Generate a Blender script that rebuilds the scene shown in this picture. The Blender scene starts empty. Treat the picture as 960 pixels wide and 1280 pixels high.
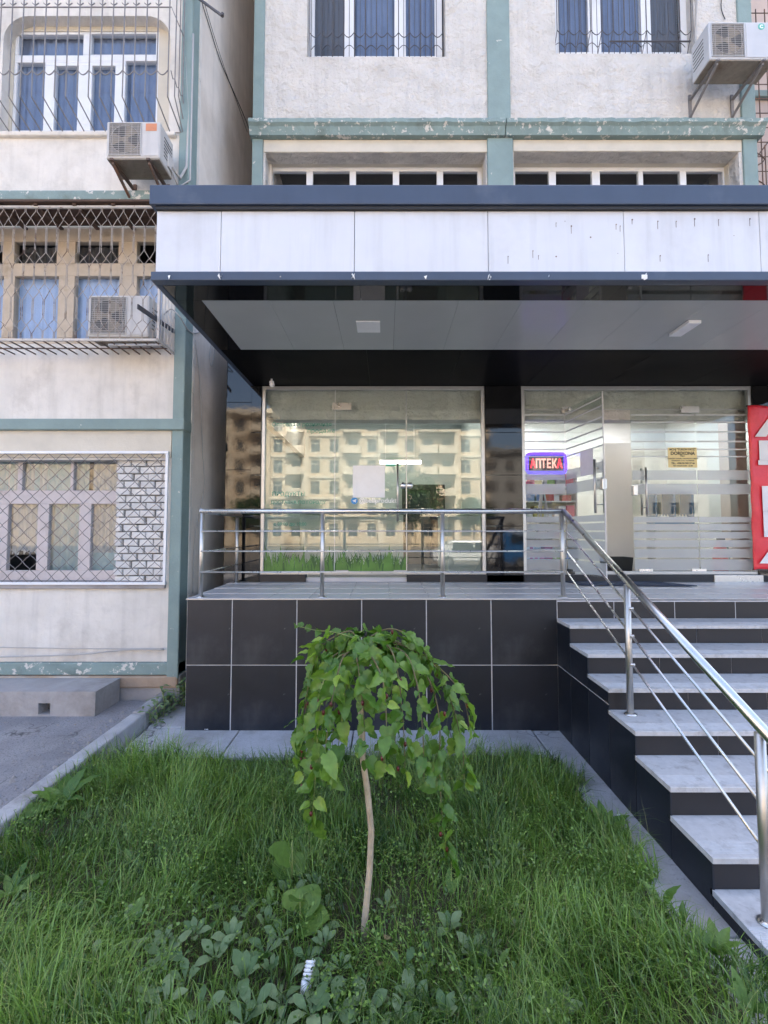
import bpy, math, random
import numpy as np
from mathutils import Vector, Matrix
R = math.radians
random.seed(7)
rng = np.random.default_rng(11)
S = bpy.context.scene
COL = S.collection

# ------------------------------------------------------------------ camera, world, sun, exposure
EYE, PITCH, FPX = 1.934, 3.0, 590.0          # eye height (m), pitch up (deg), focal length in photo pixels (960x1280)
CX, HZ = 482.0, 664.0
CY = HZ - FPX * math.tan(R(PITCH))
cd = bpy.data.cameras.new('camera')
cam = bpy.data.objects.new('camera', cd)
COL.objects.link(cam)
cam.location = (0, 0, EYE)
cam.rotation_euler = (R(90 + PITCH), 0, 0)
cd.sensor_fit = 'VERTICAL'
cd.sensor_height = 36.0
cd.lens = 36.0 * FPX / 1280.0
cd.shift_x = (480.0 - CX) / 1280.0
cd.shift_y = (CY - 640.0) / 1280.0
cd.clip_start, cd.clip_end = 0.05, 2000
S.camera = cam

SUN_EL, SUN_AZ = 50.0, 16.0                  # sun stands behind the buildings (+Y), a little to the right
w = bpy.data.worlds.new('World')
S.world = w
w.use_nodes = True
nt = w.node_tree
bg = nt.nodes['Background']
sky = nt.nodes.new('ShaderNodeTexSky')
sky.sky_type = 'NISHITA'
sky.sun_disc = False
sky.sun_elevation, sky.sun_rotation = R(SUN_EL), R(SUN_AZ)
sky.dust_density = 4.5
sky.air_density = 0.85
sky.ozone_density = 0.3
nt.links.new(sky.outputs[0], bg.inputs[0])
bg.inputs[1].default_value = 0.12
sl = bpy.data.lights.new('sun', 'SUN')
sl.energy, sl.angle, sl.color = 4.0, R(0.5), (1.0, 0.93, 0.82)
so = bpy.data.objects.new('sun', sl)
COL.objects.link(so)
d = Vector((math.sin(R(SUN_AZ)) * math.cos(R(SUN_EL)), math.cos(R(SUN_AZ)) * math.cos(R(SUN_EL)), math.sin(R(SUN_EL))))
so.rotation_euler = d.to_track_quat('Z', 'Y').to_euler()
so.location = d * 60
vs = S.view_settings
vs.view_transform, vs.look, vs.gamma, vs.use_curve_mapping = 'Standard', 'None', 1.0, False
vs.exposure = 2.82
S.render.engine = 'CYCLES'
S.cycles.use_denoising = True
S.cycles.max_bounces = 10
S.cycles.diffuse_bounces = 4
S.cycles.glossy_bounces = 5
S.cycles.transparent_max_bounces = 16
S.cycles.caustics_reflective = False
S.cycles.caustics_refractive = False


def at(px, py, Y):
    """world x, z of the photo's pixel on the upright plane at depth Y"""
    c, s = math.cos(R(PITCH)), math.sin(R(PITCH))
    y = (CY - py) / FPX
    t = Y / (c - s * y)
    return (px - CX) / FPX * t, EYE + (s + c * y) * t


def onz(px, py, Z):
    """world x, y of the photo's pixel on the level plane z = Z"""
    c, s = math.cos(R(PITCH)), math.sin(R(PITCH))
    y = (CY - py) / FPX
    t = (Z - EYE) / (s + c * y)
    return (px - CX) / FPX * t, (c - s * y) * t


def rect(x0, y0, x1, y1, Y):
    """photo rectangle (left, top, right, bottom) -> world x0, x1, z0, z1 at depth Y"""
    a, b = at(x0, (y0 + y1) / 2, Y)[0], at(x1, (y0 + y1) / 2, Y)[0]
    return a, b, at(x0, y1, Y)[1], at(x0, y0, Y)[1]


# ------------------------------------------------------------------ materials
def newmat(name):
    m = bpy.data.materials.new(name)
    m.use_nodes = True
    return m, m.node_tree.nodes, m.node_tree.links, m.node_tree.nodes['Principled BSDF']


def mixcol(N, L, fac, a, b, mode='MIX'):
    x = N.new('ShaderNodeMix')
    x.data_type = 'RGBA'
    x.blend_type = mode
    for sock, val in ((x.inputs[0], fac), (x.inputs[6], a), (x.inputs[7], b)):
        if hasattr(val, 'is_linked'):
            L.new(val, sock)
        elif isinstance(val, (int, float)):
            sock.default_value = val
        else:
            sock.default_value = (*val, 1)
    return x.outputs[2]


def noise(N, L, scale, detail=6, rough=.6, vec=None, stretch=None, dist=0):
    n = N.new('ShaderNodeTexNoise')
    n.inputs['Scale'].default_value = scale
    n.inputs['Detail'].default_value = detail
    n.inputs['Roughness'].default_value = rough
    n.inputs['Distortion'].default_value = dist
    tc = N.new('ShaderNodeTexCoord')
    src = tc.outputs['Object']
    if stretch:
        mp = N.new('ShaderNodeMapping')
        mp.inputs['Scale'].default_value = stretch
        L.new(src, mp.inputs[0])
        src = mp.outputs[0]
    L.new(src, n.inputs['Vector'])
    return n.outputs['Fac']


def ramp(N, L, val, p0, p1, c0=(0, 0, 0), c1=(1, 1, 1)):
    r = N.new('ShaderNodeValToRGB')
    e = r.color_ramp.elements
    e[0].position, e[1].position = p0, p1
    e[0].color, e[1].color = (*c0, 1), (*c1, 1)
    L.new(val, r.inputs[0])
    return r.outputs[0]


def M(name, base, rough=.6, var=.12, scale=5, bump=0, bscale=60, metal=0, ior=1.5, dirt=None, dirtamt=(.55, .75), streak=0,
      rnd=0, coat=0, roughvar=0, bdist=.01, crack=0, chip=None, chipamt=(.62, .66), chipscale=14):
    """plain procedural paint / stone / metal: base colour with grain, blotchy dirt, rain streaks, cracks, chips, fine bump"""
    m, N, L, P = newmat(name)
    lo = tuple(c * (1 - var) for c in base)
    hi = tuple(min(1, c * (1 + var)) for c in base)
    col = ramp(N, L, noise(N, L, scale), .3, .7, lo, hi)
    if rnd:
        oi = N.new('ShaderNodeObjectInfo')
        col = mixcol(N, L, 1.0, col, ramp(N, L, oi.outputs['Random'], 0, 1, (1 - rnd,) * 3, (1, 1, 1)), 'MULTIPLY')
    if dirt:
        col = mixcol(N, L, ramp(N, L, noise(N, L, scale * .45, 8, .65), *dirtamt), col, dirt)
    if streak:
        f = ramp(N, L, noise(N, L, 3.0, 5, .6, stretch=(3.2, 3.2, .22)), .5, .78)
        col = mixcol(N, L, streak, col, mixcol(N, L, f, col, tuple(c * .5 for c in base)))
    if crack:
        v = N.new('ShaderNodeTexVoronoi')
        v.feature = 'DISTANCE_TO_EDGE'
        v.inputs['Scale'].default_value = crack
        tc = N.new('ShaderNodeTexCoord')
        nn = N.new('ShaderNodeTexNoise')
        nn.inputs['Scale'].default_value = 4
        L.new(tc.outputs['Object'], nn.inputs['Vector'])
        va = N.new('ShaderNodeVectorMath')
        va.operation = 'ADD'
        L.new(tc.outputs['Object'], va.inputs[0])
        L.new(nn.outputs['Color'], va.inputs[1])
        L.new(va.outputs[0], v.inputs['Vector'])
        line = ramp(N, L, v.outputs['Distance'], .004, .012, (1, 1, 1), (0, 0, 0))
        msk = ramp(N, L, noise(N, L, 1.1, 3), .52, .6)
        col = mixcol(N, L, mixcol(N, L, 1.0, line, msk, 'MULTIPLY'), col, tuple(c * .35 for c in base))
    if chip:
        col = mixcol(N, L, ramp(N, L, noise(N, L, chipscale, 8, .7), *chipamt), col, chip)
    L.new(col, P.inputs['Base Color'])
    P.inputs['Roughness'].default_value = rough
    if roughvar:
        rr = N.new('ShaderNodeMapRange')
        rr.inputs[3].default_value, rr.inputs[4].default_value = max(0, rough - roughvar), min(1, rough + roughvar)
        L.new(noise(N, L, 9, 6), rr.inputs[0])
        L.new(rr.outputs[0], P.inputs['Roughness'])
    P.inputs['Metallic'].default_value = metal
    P.inputs['IOR'].default_value = ior
    P.inputs['Coat Weight'].default_value = coat
    if bump:
        b = N.new('ShaderNodeBump')
        b.inputs['Strength'].default_value = bump
        b.inputs['Distance'].default_value = bdist
        L.new(noise(N, L, bscale, 7, .62), b.inputs['Height'])
        L.new(b.outputs[0], P.inputs['Normal'])
    return m


def glass(name, tint=(.93, .965, .95), ior=1.62, rough=0.0):
    m, N, L, P = newmat(name)
    N.remove(P)
    o = N['Material Output']
    t, g, f, x = N.new('ShaderNodeBsdfTransparent'), N.new('ShaderNodeBsdfGlossy'), N.new('ShaderNodeFresnel'), N.new('ShaderNodeMixShader')
    t.inputs[0].default_value = (*tint, 1)
    g.inputs['Roughness'].default_value = rough
    geo, mr = N.new('ShaderNodeNewGeometry'), N.new('ShaderNodeMapRange')
    mr.inputs[3].default_value, mr.inputs[4].default_value = ior, 1 / ior      # same reflectance from both sides of the pane
    L.new(geo.outputs['Backfacing'], mr.inputs[0])
    L.new(mr.outputs[0], f.inputs[0])
    L.new(f.outputs[0], x.inputs[0])
    L.new(t.outputs[0], x.inputs[1])
    L.new(g.outputs[0], x.inputs[2])
    L.new(x.outputs[0], o.inputs[0])
    return m


def veil(name, col, opacity, rough=.5):
    """thin film / net curtain: part lets light straight through, part scatters"""
    m, N, L, P = newmat(name)
    N.remove(P)
    o = N['Material Output']
    t, dfs, tr = N.new('ShaderNodeBsdfTransparent'), N.new('ShaderNodeBsdfDiffuse'), N.new('ShaderNodeBsdfTranslucent')
    dfs.inputs[0].default_value = (*col, 1)
    tr.inputs[0].default_value = (*col, 1)
    a, x = N.new('ShaderNodeMixShader'), N.new('ShaderNodeMixShader')
    a.inputs[0].default_value = .35
    L.new(dfs.outputs[0], a.inputs[1])
    L.new(tr.outputs[0], a.inputs[2])
    x.inputs[0].default_value = opacity
    L.new(t.outputs[0], x.inputs[1])
    L.new(a.outputs[0], x.inputs[2])
    L.new(x.outputs[0], o.inputs[0])
    return m


def emit(name, col, strength):
    m, N, L, P = newmat(name)
    P.inputs['Base Color'].default_value = (*[c * .6 for c in col], 1)
    P.inputs['Emission Color'].default_value = (*col, 1)
    P.inputs['Emission Strength'].default_value = strength
    return m


def leafmat(name, a, b, attr=None, rough=.45, trans=.35, veins=0):
    """leaf: hue varies from blade to blade / leaf to leaf; some light passes through"""
    m, N, L, P = newmat(name)
    o = N['Material Output']
    if attr:
        at_ = N.new('ShaderNodeAttribute')
        at_.attribute_name = attr
        f = at_.outputs['Fac']
    else:
        f = N.new('ShaderNodeObjectInfo').outputs['Random']
    col = ramp(N, L, f, 0, 1, a, b)
    col = mixcol(N, L, 1.0, col, ramp(N, L, noise(N, L, 30 if veins else 2.2, 5), .25, .75, (.75, .75, .7), (1.15, 1.15, 1.1)), 'MULTIPLY')
    L.new(col, P.inputs['Base Color'])
    P.inputs['Roughness'].default_value = rough
    if veins:
        bp = N.new('ShaderNodeBump')
        bp.inputs['Strength'].default_value = veins
        bp.inputs['Distance'].default_value = .003
        L.new(noise(N, L, 60, 3), bp.inputs['Height'])
        L.new(bp.outputs[0], P.inputs['Normal'])
    t = N.new('ShaderNodeBsdfTranslucent')
    L.new(mixcol(N, L, 1.0, col, (1.3, 1.5, .6), 'MULTIPLY'), t.inputs[0])
    x = N.new('ShaderNodeMixShader')
    x.inputs[0].default_value = trans
    L.new(P.outputs[0], x.inputs[1])
    L.new(t.outputs[0], x.inputs[2])
    L.new(x.outputs[0], o.inputs[0])
    return m


MT = dict(
    plaster=M('weathered_plaster', (.69, .65, .595), .9, .12, 2.2, bump=.7, bscale=14, dirt=(.37, .33, .29), dirtamt=(.52, .82), streak=.3, bdist=.016, chip=(.33, .30, .28), chipamt=(.66, .72), chipscale=26),
    trowel=M('rough_trowelled_plaster', (.685, .65, .605), .9, .09, 2.2, bump=1, bscale=5, dirt=(.42, .37, .31), dirtamt=(.54, .84), streak=.28, bdist=.14),
    cream=M('cream_plaster', (.60, .55, .46), .85, .08, 3, bump=.4, bscale=25, dirt=(.34, .30, .24), dirtamt=(.58, .8)),
    shaft=M('raw_grey_plaster', (.74, .67, .60), .95, .1, 1.6, bump=.5, bscale=30, dirt=(.50, .43, .36), dirtamt=(.52, .8), streak=.3),
    teal=M('teal_paint', (.22, .295, .285), .75, .1, 3, bump=.6, bscale=18, dirt=(.10, .16, .15), dirtamt=(.6, .85), chip=(.55, .54, .50), chipamt=(.66, .685), chipscale=9),
    tealworn=M('peeling_teal_paint', (.215, .29, .28), .8, .12, 4, bump=.8, bscale=16, dirt=(.12, .15, .13), dirtamt=(.55, .75), chip=(.6, .58, .54), chipamt=(.57, .6), chipscale=12),
    concrete=M('concrete', (.36, .34, .335), .92, .14, 3, bump=.6, bscale=35, dirt=(.2, .18, .165), dirtamt=(.52, .75), roughvar=.05),
    kerb=M('kerb_concrete', (.48, .47, .48), .92, .14, 6, bump=.7, bscale=45, dirt=(.22, .2, .19), dirtamt=(.5, .72), rnd=.15),
    brownplinth=M('brown_plinth_plaster', (.36, .27, .20), .95, .18, 4, bump=.6, bscale=25, dirt=(.5, .45, .4), dirtamt=(.5, .7)),
    asphalt=M('old_asphalt', (.26, .25, .26), .95, .2, 2.0, bump=.9, bscale=70, dirt=(.38, .36, .355), dirtamt=(.48, .66), crack=.8, chip=(.15, .145, .15), chipamt=(.54, .62), chipscale=55),
    road=M('road_asphalt', (.05, .05, .052), .9, .15, 2),
    pave=M('pavement_concrete', (.47, .46, .475), .92, .12, 3, bump=.6, bscale=50, dirt=(.28, .26, .24), dirtamt=(.48, .72), crack=.7, chip=(.30, .29, .29), chipamt=(.56, .64), chipscale=60),
    soil=M('soil', (.05, .04, .026), 1, .35, 8, bump=1, bscale=30, dirt=(.075, .075, .03), dirtamt=(.45, .7)),
    ground=M('ground_dirt', (.16, .14, .12), 1, .2, .5),
    dark=M('charcoal_tile', (.012, .0155, .024), .42, .22, 3, bump=.12, bscale=140, rnd=.4, dirt=(.06, .06, .064), dirtamt=(.52, .82), streak=.5, roughvar=.1, bdist=.004, chip=(.10, .10, .105), chipamt=(.67, .72), chipscale=8),
    dark2=M('brown_black_riser_tile', (.024, .021, .022), .45, .2, 3, bump=.1, bscale=120, rnd=.35, dirt=(.07, .065, .06), dirtamt=(.58, .8), bdist=.004),
    grout=M('tile_grout', (.58, .57, .58), .95, .12, 12, bump=.4, bscale=90),
    floor=M('porcelain_floor_tile', (.54, .53, .54), .32, .05, 5, rnd=.10, dirt=(.30, .28, .27), dirtamt=(.6, .85)),
    tread=M('stone_tread', (.56, .55, .55), .6, .08, 30, rnd=.08, bump=.2, bscale=160, dirt=(.30, .28, .27), dirtamt=(.52, .78), bdist=.004),
    granite=M('polished_black_granite', (.008, .008, .009), .03, .2, 30, bump=.02, bscale=2.5, ior=1.52, bdist=.05),
    matteblack=M('matt_black_panel', (.006, .006, .007), .5, .2, 30, ior=1.12),
    blackpanel=M('black_gloss_panel', (.006, .006, .007), .03, .2, 30, ior=1.35, dirt=(.03, .028, .026), dirtamt=(.6, .75)),
    soffit=M('satin_grey_soffit_panel', (.46, .475, .465), .16, .04, 2, ior=1.14),
    fascia=M('white_composite_panel', (.62, .635, .67), .38, .03, 2.5, bump=.05, bscale=120, streak=.28, dirt=(.50, .50, .52), dirtamt=(.5, .8), bdist=.003),
    navy=M('slate_blue_trim', (.045, .064, .105), .4, .1, 3, streak=.2, dirt=(.10, .12, .16), dirtamt=(.58, .8)),
    steel=M('brushed_stainless', (.60, .57, .53), .42, .05, 20, metal=1, roughvar=.06),
    steel2=M('polished_stainless', (.62, .61, .60), .28, .04, 20, metal=1, roughvar=.04),
    alu=M('anodised_aluminium', (.45, .46, .47), .35, .04, 10, metal=.8),
    rust=M('rusty_steel', (.12, .085, .07), .8, .3, 12, bump=.3, bscale=60, dirt=(.2, .1, .06), dirtamt=(.5, .65)),
    whitebar=M('old_white_painted_steel', (.50, .46, .42), .6, .1, 14, chip=(.14, .08, .05), chipamt=(.6, .66), chipscale=25),
    cagewire=M('worn_cage_wire', (.36, .31, .265), .65, .15, 14, chip=(.12, .07, .05), chipamt=(.52, .6), chipscale=9),
    greybar=M('grey_steel_bar', (.20, .19, .19), .6, .15, 14),
    darkbar=M('dark_steel_bar', (.07, .065, .07), .6, .2, 14),
    pvc=M('white_pvc', (.74, .75, .77), .35, .03, 4, dirt=(.6, .6, .6), dirtamt=(.6, .8)),
    wood=M('cream_painted_wood', (.52, .43, .33), .7, .1, 8, bump=.3, bscale=40, dirt=(.36, .27, .18), dirtamt=(.55, .72)),
    pinkwood=M('pinkish_white_painted_wood', (.60, .54, .53), .7, .08, 8, bump=.3, bscale=40, dirt=(.42, .36, .33), dirtamt=(.56, .74)),
    plank=M('dark_weathered_plank', (.085, .048, .032), .85, .3, 9, bump=.4, bscale=40, rnd=.4),
    brick=M('white_silicate_brick', (.80, .78, .76), .9, .07, 9, bump=.5, bscale=50, rnd=.18),
    mortar=M('dark_open_joint', (.17, .165, .155), 1, .3, 14),
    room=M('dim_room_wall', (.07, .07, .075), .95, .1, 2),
    acwhite=M('weathered_ac_casing', (.52, .50, .48), .5, .06, 5, dirt=(.38, .34, .29), dirtamt=(.55, .8), streak=.3),
    acgrey=M('light_grey_ac_casing', (.50, .51, .53), .45, .05, 5, dirt=(.4, .38, .36), dirtamt=(.58, .8)),
    acblue=M('ac_coil', (.10, .14, .19), .6, .15, 20),
    acrust=M('stained_ac_base', (.25, .22, .18), .8, .2, 8, dirt=(.14, .09, .06), dirtamt=(.5, .7)),
    black=M('black_plastic', (.018, .018, .02), .45, .1, 10),
    darkgrey=M('dark_grey_plastic', (.06, .06, .062), .5, .1, 10),
    midgrey=M('mid_grey_coil', (.22, .21, .20), .7, .2, 30),
    white=M('white_plastic', (.82, .82, .83), .4, .04, 10),
    orange=M('orange_sticker', (.55, .22, .11), .6, .1, 10),
    green=M('green_sticker', (.12, .45, .38), .6, .1, 10),
    bluebox0=M('blue_cabinet_paint', (.03, .12, .26), .4, .05, 5),
    red=M('red_banner_vinyl', (.68, .03, .05), .35, .08, 6, bump=.7, bscale=9, bdist=.012),
    banwhite=M('white_banner_print', (.70, .70, .73), .4, .03, 6, bump=.7, bscale=9, bdist=.012),
    gold=M('gold_plaque', (.78, .64, .30), .4, .05, 6),
    ink=M('black_ink', (.03, .025, .02), .6, .05, 6),
    tealink=M('green_vinyl_letter', (.05, .30, .21), .5, .05, 6),
    blueink=M('light_blue_vinyl', (.03, .26, .62), .5, .05, 6),
    mat=M('blue_door_mat', (.035, .05, .085), .95, .2, 40, bump=.6, bscale=200),
    inwall=M('shop_wall_paint', (.50, .55, .54), .7, .03, 2),
    inwall2=M('pharmacy_wall_paint', (.74, .72, .69), .7, .03, 2),
    inceil=M('shop_ceiling', (.72, .73, .72), .7, .02, 2),
    indark=M('dark_ceiling_recess', (.06, .075, .075), .6, .05, 2),
    infloor=M('shop_floor', (.33, .31, .30), .25, .08, 3),
    beige=M('beige_partition', (.62, .59, .55), .8, .04, 2),
    shelf=M('white_shelf', (.62, .62, .62), .5, .03, 4),
    sand=M('sandstone_facade', (.56, .44, .30), .85, .07, .4, dirt=(.40, .29, .18), dirtamt=(.5, .7)),
    sandlight=M('pale_stone_trim', (.64, .54, .41), .85, .06, .5),
    greyblock=M('grey_rendered_facade', (.27, .262, .245), .85, .08, .5),
    darkpane=M('dark_window_pane', (.03, .04, .05), .08, .2, .3),
    bark=M('pale_smooth_bark', (.46, .37, .27), .8, .2, 14, bump=.5, bscale=50, dirt=(.30, .23, .15), dirtamt=(.5, .72)),
    twig=M('brown_green_twig', (.13, .11, .05), .7, .2, 14),
    greentwig=M('green_twig', (.20, .24, .07), .6, .2, 14),
    berry=M('mulberry_fruit', (.10, .012, .012), .35, .4, 60),
    cable=M('grey_cable', (.42, .40, .38), .6, .05, 10),
    blackcable=M('black_cable', (.03, .03, .03), .6, .05, 10),
    stone=M('pale_rubble', (.42, .40, .39), .95, .2, 30, rnd=.4),
    carblue=M('blue_car_paint', (.03, .13, .32), .25, .05, 2, coat=.6),
    carwhite=M('white_car_paint', (.7, .7, .7), .25, .03, 2, coat=.6),
    tyre=M('tyre_rubber', (.02, .02, .02), .85, .1, 10),
    extred=M('fire_extinguisher_red', (.5, .02, .02), .3, .05, 10),
    pinkwall=M('pinkish_facade', (.56, .45, .40), .9, .07, 2, bump=.4, bscale=20, dirt=(.4, .3, .24), dirtamt=(.58, .8)),
    bluecurtain=M('pale_blue_curtain', (.42, .50, .68), .8, .08, 3),
    glass=glass('shop_glass'),
    pane=glass('window_glass', (.94, .96, .98), 1.48),
    frostline=veil('white_vinyl_line', (.8, .82, .84), .85),
    frost=veil('frosted_vinyl', (.66, .68, .70), .52),
    bluedark=M('slate_blue_curtain', (.15, .19, .29), .8, .12, 3),
    net=veil('net_curtain', (.70, .72, .68), .72),
    mint=veil('mint_curtain', (.48, .62, .60), .85),
    mesh=veil('insect_screen', (.20, .19, .19), .75),
    lamp=emit('lamp_white', (1, .97, .9), 8),
    lamp2=emit('tube_white', (.95, .98, 1), 7),
    tube=emit('pendant_white', (.95, .98, 1), 1.6),
    neonred=emit('neon_red', (1, .03, .06), .35),
    neonpink=emit('neon_pink_overlit', (1, .42, .36), .22),
    neonblue=emit('neon_blue', (.06, .02, 1), .9),
    grass=leafmat('grass_blade', (.030, .085, .013), (.215, .345, .072), 'rnd', .30, .22),
    drygrass=leafmat('dry_grass_blade', (.25, .20, .09), (.38, .33, .16), 'rnd', .7, .2),
    seed=leafmat('grass_seed_head', (.20, .26, .08), (.42, .42, .18), 'rnd', .6, .3),
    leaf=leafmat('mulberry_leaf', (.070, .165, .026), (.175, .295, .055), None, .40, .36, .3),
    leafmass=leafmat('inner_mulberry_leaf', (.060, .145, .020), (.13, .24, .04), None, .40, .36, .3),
    younglf=leafmat('young_mulberry_leaf', (.20, .33, .05), (.27, .39, .07), None, .36, .4, .35),
    dock=leafmat('dock_leaf', (.065, .15, .025), (.15, .25, .05), None, .5, .3, .4),
    greylf=leafmat('grey_green_leaf', (.105, .185, .075), (.22, .29, .15), None, .75, .2, .3),
    crown=leafmat('street_tree_leaf', (.03, .075, .015), (.06, .12, .025), 'rnd', .5, .3),
    grassprint=M('grass_print_green', (.085, .20, .035), .5, .35, 5),
    grassprint2=M('grass_print_dark_green', (.03, .10, .022), .5, .3, 5),
)


# ------------------------------------------------------------------ builders
def wl(o):
    v = Vector((0, 0, 0))
    while o is not None:
        v += o.location
        o = o.parent
    return v


def tag(o, label=None, cat=None, group=None, kind=None):
    for k, v in (('label', label), ('category', cat), ('group', group), ('kind', kind)):
        if v:
            o[k] = v
    return o


def thing(name, loc, label, cat, group=None):
    o = bpy.data.objects.new(name, None)
    o.empty_display_size = .1
    COL.objects.link(o)
    o.location = loc
    return tag(o, label, cat, group)


def put(name, mesh, parent=None, loc=(0, 0, 0), rot=None):
    """one more object of an existing mesh; loc in the parent's space"""
    o = bpy.data.objects.new(name, mesh)
    COL.objects.link(o)
    o.parent = parent
    o.location = loc
    if rot is not None:
        o.rotation_euler = rot
    return o


class MB:
    def __init__(s):
        s.v, s.f = [], []

    def box(s, x0, x1, y0, y1, z0, z1):
        b = len(s.v)
        s.v += [(x0, y0, z0), (x1, y0, z0), (x1, y1, z0), (x0, y1, z0), (x0, y0, z1), (x1, y0, z1), (x1, y1, z1), (x0, y1, z1)]
        s.f += [tuple(b + i for i in q) for q in ((0, 3, 2, 1), (4, 5, 6, 7), (0, 1, 5, 4), (1, 2, 6, 5), (2, 3, 7, 6), (3, 0, 4, 7))]
        return s

    def obox(s, p, ax, ay, az):
        """box from corner p along three edge vectors"""
        b = len(s.v)
        p, ax, ay, az = Vector(p), Vector(ax), Vector(ay), Vector(az)
        for q in (p, p + ax, p + ax + ay, p + ay):
            s.v.append(tuple(q))
        for q in (p, p + ax, p + ax + ay, p + ay):
            s.v.append(tuple(q + az))
        s.f += [tuple(b + i for i in q) for q in ((0, 3, 2, 1), (4, 5, 6, 7), (0, 1, 5, 4), (1, 2, 6, 5), (2, 3, 7, 6), (3, 0, 4, 7))]
        return s

    def quad(s, a, b, c, d_):
        n = len(s.v)
        s.v += [tuple(a), tuple(b), tuple(c), tuple(d_)]
        s.f.append((n, n + 1, n + 2, n + 3))
        return s

    def prism(s, poly, axis, a, b):
        """2-d outline extruded from a to b along axis ('x': outline is y,z; 'y': x,z; 'z': x,y)"""
        n, k = len(s.v), len(poly)
        mk = {'x': lambda u, v, t: (t, u, v), 'y': lambda u, v, t: (u, t, v), 'z': lambda u, v, t: (u, v, t)}[axis]
        s.v += [mk(u, v, a) for u, v in poly] + [mk(u, v, b) for u, v in poly]
        s.f.append(tuple(range(n, n + k)))
        s.f.append(tuple(range(n + 2 * k - 1, n + k - 1, -1)))
        for i in range(k):
            j = (i + 1) % k
            s.f.append((n + j, n + i, n + k + i, n + k + j))
        return s

    def tube(s, pts, r, n=8, cap=True):
        pts = [Vector(p) for p in pts]
        rr = r if isinstance(r, (list, tuple)) else [r] * len(pts)
        up = None
        base = len(s.v)
        for i, p in enumerate(pts):
            t = (pts[min(i + 1, len(pts) - 1)] - pts[max(i - 1, 0)]).normalized()
            if up is None:
                up = t.orthogonal().normalized()
            else:
                up = (up - t * up.dot(t))
                up = up.normalized() if up.length > 1e-6 else t.orthogonal().normalized()
            sd = t.cross(up)
            for k in range(n):
                a = 2 * math.pi * k / n
                s.v.append(tuple(p + (up * math.cos(a) + sd * math.sin(a)) * rr[i]))
        for i in range(len(pts) - 1):
            for k in range(n):
                a, b = base + i * n + k, base + i * n + (k + 1) % n
                s.f.append((a, b, b + n, a + n))
        if cap:
            s.f.append(tuple(base + k for k in range(n - 1, -1, -1)))
            e = base + (len(pts) - 1) * n
            s.f.append(tuple(e + k for k in range(n)))
        return s

    def lathe(s, prof, c, n=16, axis='z'):
        base = len(s.v)
        for r, h in prof:
            for k in range(n):
                a = 2 * math.pi * k / n
                u, v = r * math.cos(a), r * math.sin(a)
                s.v.append({'z': (c[0] + u, c[1] + v, c[2] + h), 'y': (c[0] + u, c[1] + h, c[2] + v), 'x': (c[0] + h, c[1] + u, c[2] + v)}[axis])
        for i in range(len(prof) - 1):
            for k in range(n):
                a, b = base + i * n + k, base + i * n + (k + 1) % n
                s.f.append((a, b, b + n, a + n))
        s.f.append(tuple(base + k for k in range(n - 1, -1, -1)))
        e = base + (len(prof) - 1) * n
        s.f.append(tuple(e + k for k in range(n)))
        return s

    def holes(s, x0, x1, z0, z1, y0, y1, hs):
        """slab with rectangular openings hs = [(x0, x1, z0, z1), ...]"""
        zs = sorted({z0, z1, *[min(max(h[2], z0), z1) for h in hs], *[min(max(h[3], z0), z1) for h in hs]})
        for a, b in zip(zs, zs[1:]):
            if b - a < 1e-5:
                continue
            m = (a + b) / 2
            cuts = sorted((h[0], h[1]) for h in hs if h[2] < m < h[3])
            x = x0
            for c0, c1 in cuts:
                if c0 > x:
                    s.box(x, c0, y0, y1, a, b)
                x = max(x, c1)
            if x < x1:
                s.box(x, x1, y0, y1, a, b)
        return s

    def mesh(s, name, m, off=(0, 0, 0), smooth=False):
        me = bpy.data.meshes.new(name)
        me.from_pydata([(a - off[0], b - off[1], c - off[2]) for a, b, c in s.v], [], s.f)
        if m:
            me.materials.append(MT[m] if isinstance(m, str) else m)
        if smooth:
            me.polygons.foreach_set('use_smooth', [True] * len(me.polygons))
        me.update()
        return me

    def build(s, name, m, parent=None, bevel=0, smooth=False, kind=None, label=None):
        """link as one object; vertices are given in world space, origin at the parent's place"""
        o = put(name, s.mesh(name, m, wl(parent) if parent else (0, 0, 0), smooth), parent)
        if bevel:
            b = o.modifiers.new('bevel', 'BEVEL')
            b.width, b.segments, b.limit_method, b.angle_limit = bevel, 2, 'ANGLE', R(50)
        if kind:
            o['kind'] = kind
        if label:
            o['label'] = label
        return o


def text(name, s, size, m, loc, parent=None, rot=(R(90), 0, 0), bold=0, align='LEFT', ext=.001, sx=1.0):
    c = bpy.data.curves.new(name, 'FONT')
    c.body, c.size, c.offset, c.extrude, c.align_x = s, size, bold, ext, align
    c.resolution_u = 3
    c.materials.append(MT[m])
    o = bpy.data.objects.new(name, c)
    COL.objects.link(o)
    o.parent = parent
    o.location = Vector(loc) - (wl(parent) if parent else Vector((0, 0, 0)))
    o.rotation_euler = rot
    o.scale = (sx, 1, 1)
    return o


def wave_sheet(x0, x1, z0, z1, y, amp, n, seed=0, hem=None):
    """curtain: pleated upright sheet; hem(u) gives its lower edge"""
    b = MB()
    r = random.Random(seed)
    k = n * 6
    ph = [r.uniform(0, 6) for _ in range(3)]
    rows = 6
    for j in range(rows + 1):
        for i in range(k + 1):
            u = i / k
            lo = z0 if hem is None else hem(u)
            z = z1 + (lo - z1) * j / rows
            yy = y + amp * (math.sin(u * n * 6.28 + ph[0]) + .4 * math.sin(u * n * 15 + ph[1])) * (.4 + .6 * j / rows)
            b.v.append((x0 + (x1 - x0) * u, yy, z))
    for j in range(rows):
        for i in range(k):
            a = j * (k + 1) + i
            b.f.append((a, a + 1, a + k + 2, a + k + 1))
    return b


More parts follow.
